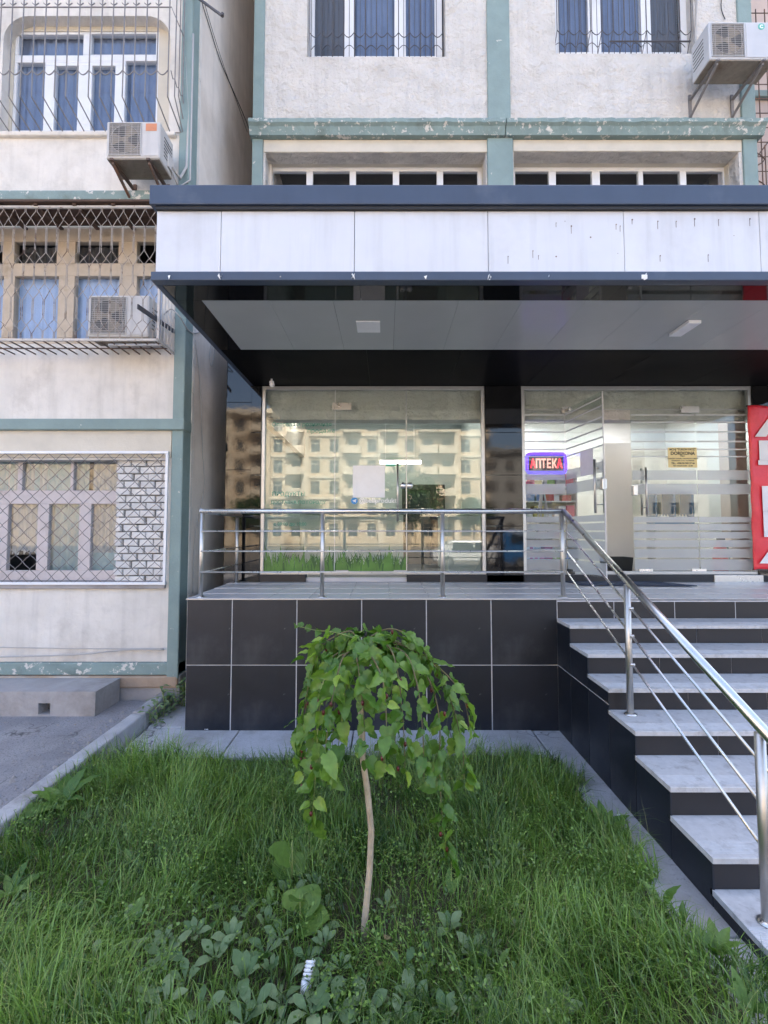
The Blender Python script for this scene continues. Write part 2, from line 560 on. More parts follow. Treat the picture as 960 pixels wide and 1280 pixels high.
def window(parent, outer, panes, Y, dep, fm, pm='pane', name='window', skip=()):
    """window part > frame is the part's own mesh, each pane a sub-part"""
    b = MB().holes(outer[0], outer[1], outer[2], outer[3], Y, Y + dep, panes)
    o = b.build(name, fm, parent, bevel=.006)
    for p in panes:
        if p in skip:
            p = (p[0], p[1], p[2] + .185, p[3])
        q = MB().box(p[0] - .004, p[1] + .004, Y + dep * .45, Y + dep * .45 + .006, p[2] - .004, p[3] + .004)
        q.build('pane', pm, o)
    return o


# ------------------------------------------------------------------ ground, pavement, kerb, road
YP, YW, YL, YM = 4.69, 6.05, 5.35, 6.15       # platform front, shop glass, left facade, middle facade
ZF = 1.272                                     # platform floor
XS = 1.689                                     # left side of the stairs
XL = -2.30                                     # right corner of the left building
MB().box(-300, 300, -300, 300, -.6, -.06).build('ground', 'ground', kind='structure')
MB().box(-300, 300, -16.5, -8.5, -.06, -.03).build('road', 'road', kind='structure')
MB().box(-300, 300, -8.2, -3.5, -.06, .06).build('pavement', 'pave', kind='structure')
MB().box(-300, 300, -8.5, -8.2, -.06, .09).build('road_kerb', 'kerb', kind='structure')
b = MB()
nx, ny = 60, 40


def lawn_z(x, y):
    return .035 + .03 * math.sin(x * 2.1 + 1) * math.cos(y * 1.7) + .02 * math.sin(x * 5 + y * 4) + .05 * max(0, 2.4 - y) / 2.4


for j in range(ny + 1):
    for i in range(nx + 1):
        x, y = -2.37 + 3.85 * i / nx, -3.5 + 7.75 * j / ny
        edge = min(1, (4.25 - y) / .12, (x + 2.37) / .1, (1.48 - x) / .1)
        b.v.append((x, y, -.05 + (lawn_z(x, y) + .05) * max(0, edge)))
for j in range(ny):
    for i in range(nx):
        a = j * (nx + 1) + i
        b.f.append((a, a + 1, a + nx + 2, a + nx + 1))
b.build('lawn_soil', 'soil', kind='structure', smooth=True)
# concrete apron round the platform and along the stairs, in cast slabs
ap = thing('apron_pavement', (0, 4.4, 0), None, None)
ap['kind'] = 'structure'
xs = [-2.34, -1.42, -.31, .62, 1.42]
for a, c in zip(xs, xs[1:]):
    MB().box(a + .006, c - .006, 4.14 + random.uniform(-.03, .03), YP + .05, -.06, .002 + random.uniform(0, .008)).build('slab', 'pave', ap, bevel=.008)
ys = [.6, 1.5, 2.35, 3.3, YP]
for a, c in zip(ys, ys[1:]):
    MB().box(1.43, XS + .03, a + .006, c - .006, -.06, .004 + random.uniform(0, .008)).build('slab', 'pave', ap, bevel=.008)
MB().box(-2.34, -1.95, YP + .056, 7.2, -.06, .012).build('slab', 'pave', ap, bevel=.008)
kb = thing('kerb', (-2.43, 3, 0), None, None)
kb['kind'] = 'structure'
ys = [-2.5, -1.45, -.4, .65, 1.7, 2.75, 3.8, 4.75, 5.34]
for a, c in zip(ys, ys[1:]):
    dx, dz = random.uniform(-.008, .008), random.uniform(-.01, .008)
    MB().box(-2.50 + dx, -2.365 + dx, a + .005, c - .005, -.1, .15 + dz).build('kerb_stone', 'kerb', kb, bevel=.014)
MB().box(-14, -2.50, -3.5, YL - .05, -.06, .07).build('asphalt_yard', 'asphalt', kind='structure')
# rubble and crumbs along the kerb and the wall foot
b = MB()
for i in range(620):
    if random.random() < .6:
        x, y = -2.52 - abs(random.gauss(0, .13)), random.uniform(2.2, 5.0)
    else:
        x, y = random.uniform(-4.6, -2.6), random.uniform(2.6, 4.85)
    s_ = random.uniform(.004, .015) * (2.2 if random.random() < .06 else 1)
    p = [(s_ * random.uniform(.6, 1.2), 0, 0), (0, s_ * random.uniform(.6, 1.2), 0), (-s_, 0, 0), (0, -s_ * .8, 0)]
    n = len(b.v)
    b.v += [(x + q[0], y + q[1], .071) for q in p] + [(x + random.uniform(-.3, .3) * s_, y, .071 + s_ * random.uniform(.5, 1))]
    b.f += [(n, n + 1, n + 4), (n + 1, n + 2, n + 4), (n + 2, n + 3, n + 4), (n + 3, n, n + 4)]
b.build('rubble', 'stone', kind='stuff')
# concrete block at the foot of the left facade
bl = thing('concrete_block', (-4, 5.05, .07), 'long stained concrete block with a square hole below the lower left window', 'concrete block')
zt = .315
hx = at(55, 890, 4.86)[0]
b = MB().holes(-8, -2.93, .06, zt, 4.86, 5.02, [(hx - .06, hx + .06, .09, .20)])
b.box(-8, -2.93, 5.02, 5.30, .06, zt)
b.build('body', 'concrete', bl)
MB().box(hx - .07, hx + .07, 5.0, 5.018, .09, .25).build('hole_back', 'mortar', bl)

# ------------------------------------------------------------------ left apartment building
lb = thing('apartment_building', (XL - 3, YL, 0), 'old plastered block at the left with teal ledges and caged windows', 'building')
W1 = rect(-60, 575, 206, 729, YL)             # openings in the facade
W2 = rect(-60, 263, 203, 430, YL)
W3 = (*rect(2, 38, 212, 168, YL)[:3], at(100, 20, YL)[1])
holes = [W1, W2, W3]
XF = -14.0
b = MB().holes(XF, XL - .13, .48, 15.2, YL, YL + .18, holes)
for k in range(2):                              # windows further up, out of the picture
    b.box(XF, XL - .13, YL + .01, YL + .2, 15.2, 15.3)
b.build('wall', 'plaster', lb)
MB().box(XL - .13, XL, YL - .035, YL + .2, .30, 15.25).build('corner_strip', 'teal', lb, bevel=.012)
MB().box(XF, XL, YL - .03, YL + .17, .34, .475).build('base_band', 'tealworn', lb, bevel=.012)
MB().box(XF, XL + .01, YL - .005, YL + .17, -.05, .335).build('plinth', 'concrete', lb, bevel=.015)
MB().box(XF, XL - .005, YL - .04, YL + .03, .20, .332).build('plinth_ledge', 'brownplinth', lb, bevel=.02)
z1, z0 = at(100, 523, YL - .07)[1], at(100, 537, YL - .07)[1]
MB().box(XF, XL + .02, YL - .07, YL + .15, z0, z1).build('ledge', 'teal', lb, bevel=.014)
z1, z0 = at(100, 237, YL - .12)[1], at(100, 250, YL - .12)[1]
MB().box(XF, XL + .02, YL - .12, YL + .15, z0, z1).build('ledge', 'tealworn', lb, bevel=.02)
z1 = at(100, 549, YL)[1]
MB().box(XF, XL - .14, YL - .018, YL + .1, W1[3] + .03, z0 * 0 + at(100, 538, YL)[1]).build('lintel_band', 'cream', lb, bevel=.006)
# return wall into the gap and the closing walls
MB().box(XL - .17, XL - .002, YL + .2, 10.5, -.05, 15.2).build('side_wall', 'shaft', lb)
b = MB()
for k in range(60):                             # ragged plaster edge next to the teal corner
    z = .35 + k * .17
    b.box(XL - .03, XL + .006 + random.uniform(0, .008), YL + .168, YL + .215 + random.uniform(0, .03), z, z + .168)
b.build('plaster_edge', 'plaster', lb)
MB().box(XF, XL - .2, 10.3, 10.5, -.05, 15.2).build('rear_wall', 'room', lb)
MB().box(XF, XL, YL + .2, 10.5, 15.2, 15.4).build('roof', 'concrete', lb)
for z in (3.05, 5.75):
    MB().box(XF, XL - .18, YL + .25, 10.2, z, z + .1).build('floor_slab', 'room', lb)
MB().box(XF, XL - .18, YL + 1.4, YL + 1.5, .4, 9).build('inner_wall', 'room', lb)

# ---- lower window: wooden frame, curtains, white brick infill, wavy wire grille
YI = YL + .14
P = lambda x0, y0, x1, y1, Y=YI: rect(x0, y0, x1, y1, Y)
fr = P(-70, 570, 151, 727)
gl = [P(-60, 630, -6, 713), P(9, 630, 46, 713), P(60, 630, 98, 713), P(113, 630, 146, 713),
      P(-60, 577, 22, 613), P(28, 577, 88, 613), P(92, 577, 147, 613)]
wd = window(lb, fr, gl, YI, .06, 'pinkwood', skip=[gl[1]])
sill = rect(-70, 727, 206, 736, YL - .03)
MB().box(sill[0], sill[1], YL - .045, YL + .2, sill[2], sill[3]).build('window_sill', 'concrete', lb, bevel=.01)
g1 = gl[1]
zt1 = g1[2] + .20
rr = random.Random(4)
jag = [rr.uniform(-.035, .035) for _ in range(40)]
cu = wave_sheet(g1[0] - .1, g1[1] + .05, 0, fr[3], YI + .075, .012, 7, 1, hem=lambda u: zt1 + jag[int(u * 39)])
cu.build('curtain', 'net', lb, smooth=True)
wave_sheet(gl[2][0] - .05, gl[2][1] + .06, fr[2], fr[3], YI + .08, .015, 5, 2).build('curtain', 'mint', lb, smooth=True)
wave_sheet(gl[3][0] - .04, gl[3][1] + .06, fr[2], fr[3], YI + .08, .015, 5, 3).build('curtain', 'net', lb, smooth=True)
wave_sheet(gl[3][0] - .04, gl[3][1] + .06, fr[2], fr[2] + .33, YI + .065, .004, 3, 8).build('curtain', 'mint', lb, smooth=True)
wave_sheet(gl[4][0], gl[5][1], gl[4][2] - .1, fr[3], YI + .075, .010, 9, 5).build('curtain', 'mint', lb, smooth=True)
# brick infill, each brick a piece
bx0, bx1 = at(151, 650, YI)[0], W1[1]
inf = MB().box(bx0, bx1 + .02, YI - .045, YI + .14, W1[2] - .02, W1[3] + .04).build('brick_infill', 'mortar', lb)
bh, gap, bwid = .0835, .012, .176
nrow = int((W1[3] - W1[2]) / bh) + 1
bm_ = {}
for r_ in range(nrow):
    z = W1[2] + r_ * bh
    x = bx0 + (-.5 * bwid if r_ % 2 else 0) - random.uniform(0, .03)
    while x < bx1 - .02:
        a, c = max(x, bx0 - .02), min(x + bwid - gap - random.uniform(0, .008), bx1)
        if c - a > .03 and z + bh < W1[3] + .06:
            k = round((c - a) / .02)
            if k not in bm_:
                m_ = MB()
                h = k * .01
                zt_ = bh - gap
                e = .006
                for q in ((-h, 0), (h, 0)):
                    pass
                m_.v = [(-h + e, 0, e), (h - e, 0, e), (h - e, 0, zt_ - e), (-h + e, 0, zt_ - e), (-h, .008, 0), (h, .008, 0), (h, .008, zt_), (-h, .008, zt_),
                        (-h, .09, 0), (h, .09, 0), (h, .09, zt_), (-h, .09, zt_)]
                m_.f = [(0, 1, 2, 3), (4, 5, 1, 0), (5, 6, 2, 1), (6, 7, 3, 2), (7, 4, 0, 3), (4, 8, 9, 5), (5, 9, 10, 6), (6, 10, 11, 7), (7, 11, 8, 4)]
                bm_[k] = m_.mesh('brick', 'brick')
            loc = Vector(((a + c) / 2, YI - .075 + random.uniform(-.016, .016), z)) - wl(inf)
            put('brick', bm_[k], inf, loc, (0, random.uniform(-.035, .035), random.uniform(-.06, .06)))
        x += bwid
# grille frame and wire mesh of the lower window
gf = rect(-70, 564, 209, 731, YL - .05)
b = MB().holes(gf[0], gf[1], gf[2], gf[3], YL - .065, YL - .035, [(gf[0] - 1, gf[1] - .03, gf[2] + .03, gf[3] - .03)])
gr = b.build('window_grille', 'pvc', lb, bevel=.004)


def wires(x0, x1, z0, z1, y, s, h, r, amp=.5):
    """crimped-wire diamond mesh: neighbouring wires mirror each other and touch at the bends"""
    b = MB()
    n = int((x1 - x0) / s) + 1
    m_ = int((z1 - z0) / h)
    for i in range(n):
        pts = []
        for j in range(m_ * 4 + 1):
            q = j / 4
            t = q * math.pi
            tri = .62 * math.asin(max(-1, min(1, math.cos(t)))) / (math.pi / 2) + .38 * math.cos(t)
            sg = 1 if i % 2 else -1
            pts.append((x0 + (i + .5) * s + sg * tri * s * amp + random.uniform(-.001, .001), y + .004 * math.sin(t * 2 + i * 3), z0 + q * (z1 - z0) / m_))
        b.tube([p for p in pts if True], r, 4, False)
    return b


wires(gf[0], gf[1] - .06, gf[2] + .01, gf[3] - .02, YL - .05, .082, .079, .0044, .5).build('wire_mesh', 'greybar', gr)

# ---- middle window: cream wooden frame behind a hexagonal cage
YI = YL + .12
fr = rect(-60, 285, 206, 432, YI)
gl = [rect(-55, 345, 3, 422, YI), rect(17, 345, 72, 424, YI), rect(92, 345, 148, 424, YI), rect(170, 345, 203, 424, YI),
      rect(-55, 302, 3, 330, YI), rect(18, 302, 71, 329, YI), rect(94, 302, 148, 329, YI), rect(171, 302, 203, 329, YI)]
window(lb, fr, gl, YI, .08, 'wood')
wave_sheet(fr[0], fr[1], fr[2], gl[1][3] + .02, YI + .115, .018, 22, 6).build('curtain', 'bluecurtain', lb, smooth=True)
wave_sheet(gl[5][0], gl[6][1], gl[5][2], gl[5][3], YI + .12, .015, 14, 9).build('curtain', 'mesh', lb, smooth=True)
lin = rect(-60, 262, 206, 285, YI)
MB().box(lin[0], lin[1], YI - .01, YI + .1, lin[2], lin[3] + .25).build('lintel', 'cream', lb, bevel=.01)
YC = YL - .40                                   # cage front
ctop, cbot = at(100, 259, YC)[1], at(100, 425, YC)[1]
cx1 = at(199.5, 380, YC)[0]
cg = thing('window_cage', (-3.5, YC, cbot), 'rusty cage of hexagonal wire mesh round the middle left window', 'window cage')
b = MB()
for z in (ctop, cbot):
    b.box(-6, cx1, YC - .012, YC + .012, z - .012, z + .012)
b.box(cx1 - .018, cx1 + .006, YC - .012, YC + .012, cbot, ctop)
for z in (ctop, cbot):
    b.box(cx1 - .015, cx1 + .006, YC + .012, YL, z - .012, z + .012)
b.box(cx1 - .6, cx1 + .01, YC + .1, YC + .125, cbot - .02, cbot)
b.build('frame', 'whitebar', cg)
b = MB()
for k in range(26):                             # floor rods running back to the wall
    x = cx1 - .05 - k * .12
    b.tube([(x, YC + .01, cbot - .004), (x, YL - .005, cbot - .004)], .008, 5)
b.tube([(-6, YC + .2, cbot - .014), (cx1, YC + .2, cbot - .014)], .008, 5)
b.build('floor_rod', 'rust', cg)
b = MB()
s_ = 14.1 * YC / FPX
lv = [at(100, y, YC)[1] for y in (259, 264, 273.5, 283, 315, 323, 331, 355, 364, 373, 399, 407, 415, 425)]
for i in range(20):
    x = cx1 - .02 - (i + .35) * s_
    jy = [random.uniform(-.015, .015) for _ in lv]
    for sg in (-1, 1):
        pts = []
        for k, z in enumerate(lv):
            out = s_ * .48 if k in (2, 5, 8, 11) else .004
            pts.append((x + sg * out + random.uniform(-.003, .003), YC + sg * .004, z + (jy[k] if 0 < k < 13 else 0)))
        b.tube(pts, .0036, 5, False)
b.build('wire_mesh', 'cagewire', cg)
b = MB()
for k in range(5):                              # side of the cage
    y = YC + .05 + k * .075
    b.tube([(cx1 - .004, y, cbot), (cx1 - .004, y + .02, cbot + .5), (cx1 - .004, y - .02, cbot + .9), (cx1 - .004, y, ctop)], .005, 5, False)
b.build('side_mesh', 'whitebar', cg)
for k in range(7):                              # plank roof of the cage
    y = YC - .05 + k * .075
    MB().box(-6, cx1 + .04, y, y + .068, ctop + .03 + .012 * k, ctop + .05 + .012 * k + random.uniform(0, .01)).build('plank', 'plank', cg)
for k in range(6):
    x = cx1 - .1 - k * .42
    MB().box(x - .02, x + .02, YC - .03, YL, ctop + .005, ctop + .028).build('rafter', 'plank', cg)

# ---- top window: white plastic frame under a rounded head, pot-belly grille
YI = YL + .13
fr = rect(17, 40, 198, 166, YI)
gl = [rect(23, 43, 104, 69, YI), rect(114, 42, 195, 68, YI), rect(20, 78, 55, 163, YI), rect(68, 82, 97, 163, YI), rect(114, 82, 143, 163, YI), rect(156, 76, 195, 155, YI)]
window(lb, fr, gl, YI, .06, 'pvc')
wave_sheet(fr[0], fr[1], fr[2], fr[3], YI + .085, .014, 18, 12).build('curtain', 'bluedark', lb, smooth=True)
# rounded head: plaster filling the corners of the opening
b = MB()
x0, x1, z1 = W3[0], W3[1], W3[3]
for sx in (1, -1):
    xe = x1 if sx > 0 else x0
    rad = .30
    arc = [(xe - sx * rad + sx * rad * math.sin(t * math.pi / 16), z1 - rad + rad * math.cos(t * math.pi / 16)) for t in range(9)]
    poly = arc + [(xe + sx * .02, z1 - rad), (xe + sx * .02, z1 + .02), (xe - sx * rad, z1 + .02)]
    MB().prism(poly if sx > 0 else poly[::-1], 'y', YL - .002, YL + .17).build('rounded_head', 'plaster', lb)
rv = MB().box(W3[0], fr[0], YI - .01, YI + .1, W3[2], W3[3]).box(fr[1], W3[1], YI - .01, YI + .1, W3[2], W3[3]).box(fr[0], fr[1], YI - .01, YI + .1, fr[3], W3[3])
rv.build('window_reveal', 'cream', lb)
MB().box(W3[0] - .1, W3[1] + .1, YL - .05, YL + .2, W3[2] - .05, W3[2] + .004).build('window_sill', 'plaster', lb, bevel=.015)
YB = YL - .36
b = MB()
zb, zk = at(60, 166, YL - .03)[1], at(60, 121, YB)[1]
zt_ = at(60, 9, YB)[1]
xr = [at(211 - 14.1 * k, 60, YB)[0] for k in range(20)]
for k, x in enumerate(xr):
    b.tube([(x, YB + .02, zt_ + .9), (x, YB, zt_), (x, YB, zk), (x + .01, YL - .03, zb)], .0072, 5, False)
    if k:
        za = at(60, 88, YB)[1]
        pts = [((x + (xr[k - 1] - x) * (t / 8)), YB - .004, za - .055 * math.sin(math.pi * t / 8)) for t in range(9)]
        b.tube(pts, .006, 5, False)
        b.tube([(x - .035, YB + .005, zt_ + .055), (x, YB, zt_ + .02), (x + .035, YB + .005, zt_ + .055)], .006, 4, False)
b.tube([(-6, YL - .03, zb), (xr[0] + .02, YL - .03, zb)], .007, 5, False)
b.tube([(-6, YB, zt_), (xr[0] + .02, YB, zt_), (xr[0] + .02, YL, zt_)], .007, 5, False)
for k in range(1, 4):
    y = YB + .1 * k
    b.tube([(xr[0] + .03, y, zt_ + .9), (xr[0] + .03, y, zk + .1 * k), (xr[0] + .03, YL, zk - .3 + .15 * k)], .0065, 5, False)
    b.tube([(xr[0] + .03, y - .1, za), (xr[0] + .03, y - .05, za - .05), (xr[0] + .03, y, za)], .006, 4, False)
pg = thing('window_grille', (-3.4, YB, zb), 'pot bellied grille of thin grey bars over the top left window', 'window grille')
b.build('bars', 'greybar', pg)

# ------------------------------------------------------------------ middle apartment building above the shop
mb = thing('apartment_building', (1.6, YM, 4.6), 'rough plastered upper floors with teal pilasters above the shop canopy', 'building')
XA, XB = at(316.5, 200, YM)[0], 5.02
V1, V2 = rect(385, -190, 556, 71, YM), rect(692, -190, 864, 67, YM)
zl0, zl1 = at(480, 166, YM - .12)[1], at(480, 146, YM - .12)[1]
R1, R2 = rect(331, 191, 608, 330, YM), rect(643, 190, 926, 330, YM)
b = MB().holes(XA, XB, 3.4, 15.4, YM, YM + .2, [V1, V2, R1, R2])
b.build('wall', 'trowel', mb)
MB().box(XA + .14, 1.38, YM - .012, YM + .1, R1[3] + .004, zl0 - .002).build('lintel_band', 'cream', mb, bevel=.006)
MB().box(1.73, 4.83, YM - .012, YM + .1, R2[3] + .004, zl0 - .002).build('lintel_band', 'cream', mb, bevel=.006)
for lo, hi in ((3.4, zl0), (zl1, 15.4)):
    MB().box(XA - .01, XA + .135, YM - .03, YM + .21, lo, hi).build('pilaster', 'teal', mb, bevel=.01)
    MB().box(1.39 if lo > 4 else 1.375, 1.70 if lo > 4 else 1.72, YM - (.03 if lo > 4 else .045), YM + .19, lo, hi).build('pilaster', 'teal', mb, bevel=.01)
    MB().box(4.84, XB + .01, YM - .03, YM + .21, lo, hi).build('pilaster', 'teal', mb, bevel=.01)


def ledge(x0, x1, seed):
    """worn rounded ledge: profile swept along x with a slightly broken edge"""
    r = random.Random(seed)
    b = MB()
    n = 60
    for i in range(n + 1):
        x = x0 + (x1 - x0) * i / n
        e, f = r.uniform(-.012, .006), r.uniform(-.008, .004)
        pr = [(YM + .1, zl1), (YM - .10 + f, zl1 + f * .5), (YM - .155 + e, zl1 - .05 + f), (YM - .155 + e, (zl0 + zl1) / 2 + .01), (YM - .12 + e, (zl0 + zl1) / 2 - .02), (YM - .085, zl0), (YM + .1, zl0)]
        b.v += [(x, q[0], q[1]) for q in pr]
    for i in range(n):
        for k in range(6):
            a = i * 7 + k
            b.f.append((a, a + 7, a + 8, a + 1))
    b.f.append(tuple(range(6, -1, -1)))
    b.f.append(tuple(n * 7 + k for k in range(7)))
    return b


ledge(XA - .03, 1.60, 3).build('ledge', 'tealworn', mb)
ledge(1.612, XB + .06, 5).build('ledge', 'tealworn', mb)
# side walls, roof, hidden back
MB().box(XA, XA + .2, YM + .205, 10.5, 3.4, 15.4).build('side_wall', 'shaft', mb)
MB().box(-2.29, XA, 9.6, 9.8, -.05, 15.4).build('gap_wall', 'shaft', mb)
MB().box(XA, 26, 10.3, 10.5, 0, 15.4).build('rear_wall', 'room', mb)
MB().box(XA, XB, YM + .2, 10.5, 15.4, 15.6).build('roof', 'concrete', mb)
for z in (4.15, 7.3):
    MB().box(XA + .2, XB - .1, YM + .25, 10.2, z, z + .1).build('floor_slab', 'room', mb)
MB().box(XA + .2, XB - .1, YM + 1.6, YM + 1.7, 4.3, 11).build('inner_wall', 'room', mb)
# recessed window rows just above the canopy
for q, (x0, x1), gx in ((R1, (329, 604), [(341, 383), (391, 437), (445, 491), (499, 546), (554, 597)]), (R2, (638, 916), [(644, 686), (695, 740), (750, 798), (804, 850), (858, 904)])):
    YI = YM + .27
    zt_ = at(480, 209, YI)[1]
    f = rect(x0, 209, x1, 330, YI)
    pn = [(at(a, 220, YI)[0], at(c, 220, YI)[0], f[2] + .1, at(480, 214, YI)[1]) for a, c in gx]
    window(mb, (max(f[0], q[0] + .005), min(f[1], q[1] + .06), f[2], zt_), pn, YI, .06, 'pvc')
    MB().box(q[0] - .05, q[1] + .05, YM + .205, YI + .1, zt_ + .002, q[3] + .25).build('window_head', 'cream', mb)
    for e0, e1 in ((q[0] - .05, q[0] + .004), (q[1] - .004, q[1] + .05)):
        MB().box(e0, e1, YM + .19, YI + .06, q[2], q[3]).build('window_reveal', 'cream', mb)
# upper windows
YI = YM + .15
gl = [rect(394, -180, 431, 70, YI), rect(444, -180, 493, 70, YI), rect(507, -180, 543, 70, YI)]
window(mb, rect(386, -188, 552, 72, YI), gl, YI, .06, 'pvc')
wave_sheet(gl[0][0], gl[0][1], gl[0][2], gl[0][3], YI + .07, .002, 2, 1).build('insect_screen', 'mesh', mb)
wave_sheet(gl[1][0] - .05, gl[2][1] + .05, gl[1][2], gl[1][3], YI + .10, .02, 8, 21).build('curtain', 'bluedark', mb, smooth=True)
gl = [rect(697, -180, 733, 65, YI), rect(749, -180, 798, 65, YI), rect(811, -180, 848, 65, YI)]
window(mb, rect(692, -188, 864, 67, YI), gl, YI, .06, 'pvc')
wave_sheet(gl[0][0] - .05, gl[1][1] + .05, gl[0][2], gl[0][3], YI + .10, .02, 8, 22).build('curtain', 'bluedark', mb, smooth=True)
wave_sheet(gl[2][0], gl[2][1], gl[2][2], gl[2][3], YI + .07, .002, 2, 1).build('insect_screen', 'mesh', mb)


def thin_grille(x0, x1, zs, ztop, n, za, y, sway):
    b = MB()
    xs_ = [x0 + (x1 - x0) * i / n for i in range(n + 1)]
    for i, x in enumerate(xs_):
        b.tube([(x, y, ztop), (x, y, za), (x + random.uniform(-1, 1) * sway * .3 - sway, y + .05, zs + .25 * (za - zs)), (x - sway, y + .1, zs + .01)], .0055, 5, False)
        if i < n:
            for yy, dz, sg in ((y - .003, 0, -1), (y + .14, -.10, 1)):
                pts = [(x + (x1 - x0) / n * t / 6, yy, za + dz + sg * .07 * math.sin(math.pi * t / 6)) for t in range(7)]
                b.tube(pts, .005, 4, False)
            b.tube([(x, y + .14, za - .35), (x, y + .14, ztop)], .0045, 4, False)
            xm = x + (x1 - x0) / n / 2
            b.tube([(xm, y + .13, zs + .02), (xm, y + .13, ztop)], .0045, 4, False)
    return b


pg2 = thing('window_grille', (0, YM, V1[2]), 'thin dark scrolled grille in the centre upper window', 'window grille')
thin_grille(V1[0] + .03, V1[1] - .03, V1[2], V1[3], 12, at(470, 40, YM)[1], YM + .01, .0).build('bars', 'darkbar', pg2)
pg3 = thing('window_grille', (3.2, YM, V2[2]), 'thin dark scrolled grille with slanting feet in the upper right window', 'window grille')
thin_grille(V2[0] + .03, V2[1] - .03, V2[2], V2[3], 12, at(780, 37, YM)[1], YM + .01, .035).build('bars', 'darkbar', pg3)
b = MB().tube([(at(764, 47, YM - .1)[0], YM - .05, at(764, 47, YM - .1)[1]), (at(866, 47, YM - .1)[0], YM - .05, at(866, 47, YM - .1)[1])], .011, 6)
tag(b.build('washing_pole', 'darkbar'), 'thin dark pole running from the upper right window to the air conditioner', 'pole')

# ------------------------------------------------------------------ neighbouring facade at the right edge
nb = thing('apartment_building', (8, 6.9, 0), 'pinkish facade with a rusty window cage at the right edge above the canopy', 'building')
Q = rect(958, -200, 1080, 140, 6.9)
b = MB().holes(XB + .03, 26, -.05, 15.4, 6.9, 7.1, [Q])
b.build('wall', 'pinkwall', nb)
MB().box(XB + .03, 26, 7.1, 10.5, 15.4, 15.6).build('roof', 'concrete', nb)
window(nb, Q, [(Q[0] + .08, Q[0] + .5, Q[2] + .1, Q[3] - .1), (Q[0] + .6, Q[1] - .1, Q[2] + .1, Q[3] - .1)], 7.0, .06, 'wood')
zz = at(945, 122, 6.9)[1]
MB().box(XB + .04, 26, 6.82, 6.9, zz - .05, zz + .05).build('ledge', 'teal', nb, bevel=.01)
c2 = thing('window_cage', (6, 6.5, 5), 'square mesh rusty cage on the pinkish facade at the right edge', 'window cage')
b = MB()
for k in range(16):
    x = XB + .16 + k * .13
    b.tube([(x, 6.55, 4.6), (x, 6.55, 9.6)], .008, 5, False)
for k in range(24):
    z = 4.7 + k * .22
    b.tube([(XB + .1, 6.55, z), (XB + 2.2, 6.55, z)], .007, 5, False)
    b.tube([(XB + .1, 6.55, z), (XB + .1, 6.85, z)], .007, 5, False)
b.build('bars', 'rust', c2)
b = MB()
for k in range(5):
    z = 5.4 + k * .4
    pts = [(XB + .13, 6.3 - .0 * k, z)] + [(XB + .13 + .12 * math.sin(t * .8), 6.3, z + .05 * t) for t in range(8)]
    b.tube(pts, .009, 5, False)
b.tube([(XB + .12, 6.3, 4.6), (XB + .12, 6.3, 7.1), (XB + .5, 6.3, 7.6)], .01, 5, False)
b.tube([(XB + .26, 6.3, 4.6), (XB + .26, 6.3, 7.3)], .008, 5, False)
b.build('scroll_bars', 'rust', c2)

# ------------------------------------------------------------------ raised platform and stairs
XPR = 5.6
pf = thing('raised_platform', (1.8, 5.3, 0), 'charcoal tiled raised platform with pale floor tiles in front of the shop', 'platform')
MB().box(-1.952, XPR, YP + .005, YW + .3, -.05, ZF - .02).build('core', 'grout', pf)
cols = [-1.955, -1.51, -.873, -.236, .401, 1.038, XS]
tm = {}


def tile(w_, h_, t=.012, m='dark', key=''):
    k = (round(w_, 3), round(h_, 3), m, key)
    if k not in tm:
        e = .0025
        b = MB()
        x, z = w_ / 2, h_ / 2
        b.v = [(-x + e, 0, -z + e), (x - e, 0, -z + e), (x - e, 0, z - e), (-x + e, 0, z - e), (-x, e, -z), (x, e, -z), (x, e, z), (-x, e, z), (-x, t, -z), (x, t, -z), (x, t, z), (-x, t, z)]
        b.f = [(0, 1, 2, 3), (4, 5, 1, 0), (5, 6, 2, 1), (6, 7, 3, 2), (7, 4, 0, 3), (4, 8, 9, 5), (5, 9, 10, 6), (6, 10, 11, 7), (7, 11, 8, 4)]
        tm[k] = b.mesh('tile', m)
    return tm[k]


o_ = wl(pf)
for a, c in zip(cols, cols[1:]):
    for z0, z1 in ((.0, .622), (.63, ZF - .014)):
        g = .0055
        put('tile', tile(c - a - 2 * g, z1 - z0), pf, Vector(((a + c) / 2, YP - random.uniform(0, .0025), (z0 + z1) / 2)) - o_, (random.uniform(-.002, .002), 0, random.uniform(-.002, .002)))
MB().box(-1.965, XS + .005, YP - .008, YP + .02, ZF - .012, ZF - .002).build('edge_trim', 'alu', pf)
for k in range(3):                              # left end of the platform
    put('tile', tile(.44, .62), pf, Vector((-1.957, YP + .24 + .45 * k, .31)) - o_, (0, 0, R(-90)))
    put('tile', tile(.44, .62), pf, Vector((-1.957, YP + .24 + .45 * k, .94)) - o_, (0, 0, R(-90)))
fx = [-1.96 + .4 * i for i in range(20)]
fy = [YP - .006, 5.03, 5.43, 5.83, YW + .2]
for a, c in zip(fx, fx[1:]):
    for p, q in zip(fy, fy[1:]):
        me = tile(c - a - .004, q - p - .004, .012, 'floor')
        zc = ZF + .022 * ((p + q) / 2 - YP) / 1.4
        put('floor_tile', me, pf, Vector(((a + c) / 2, (p + q) / 2, zc + random.uniform(0, .0008))) - o_, (R(-90), 0, 0))

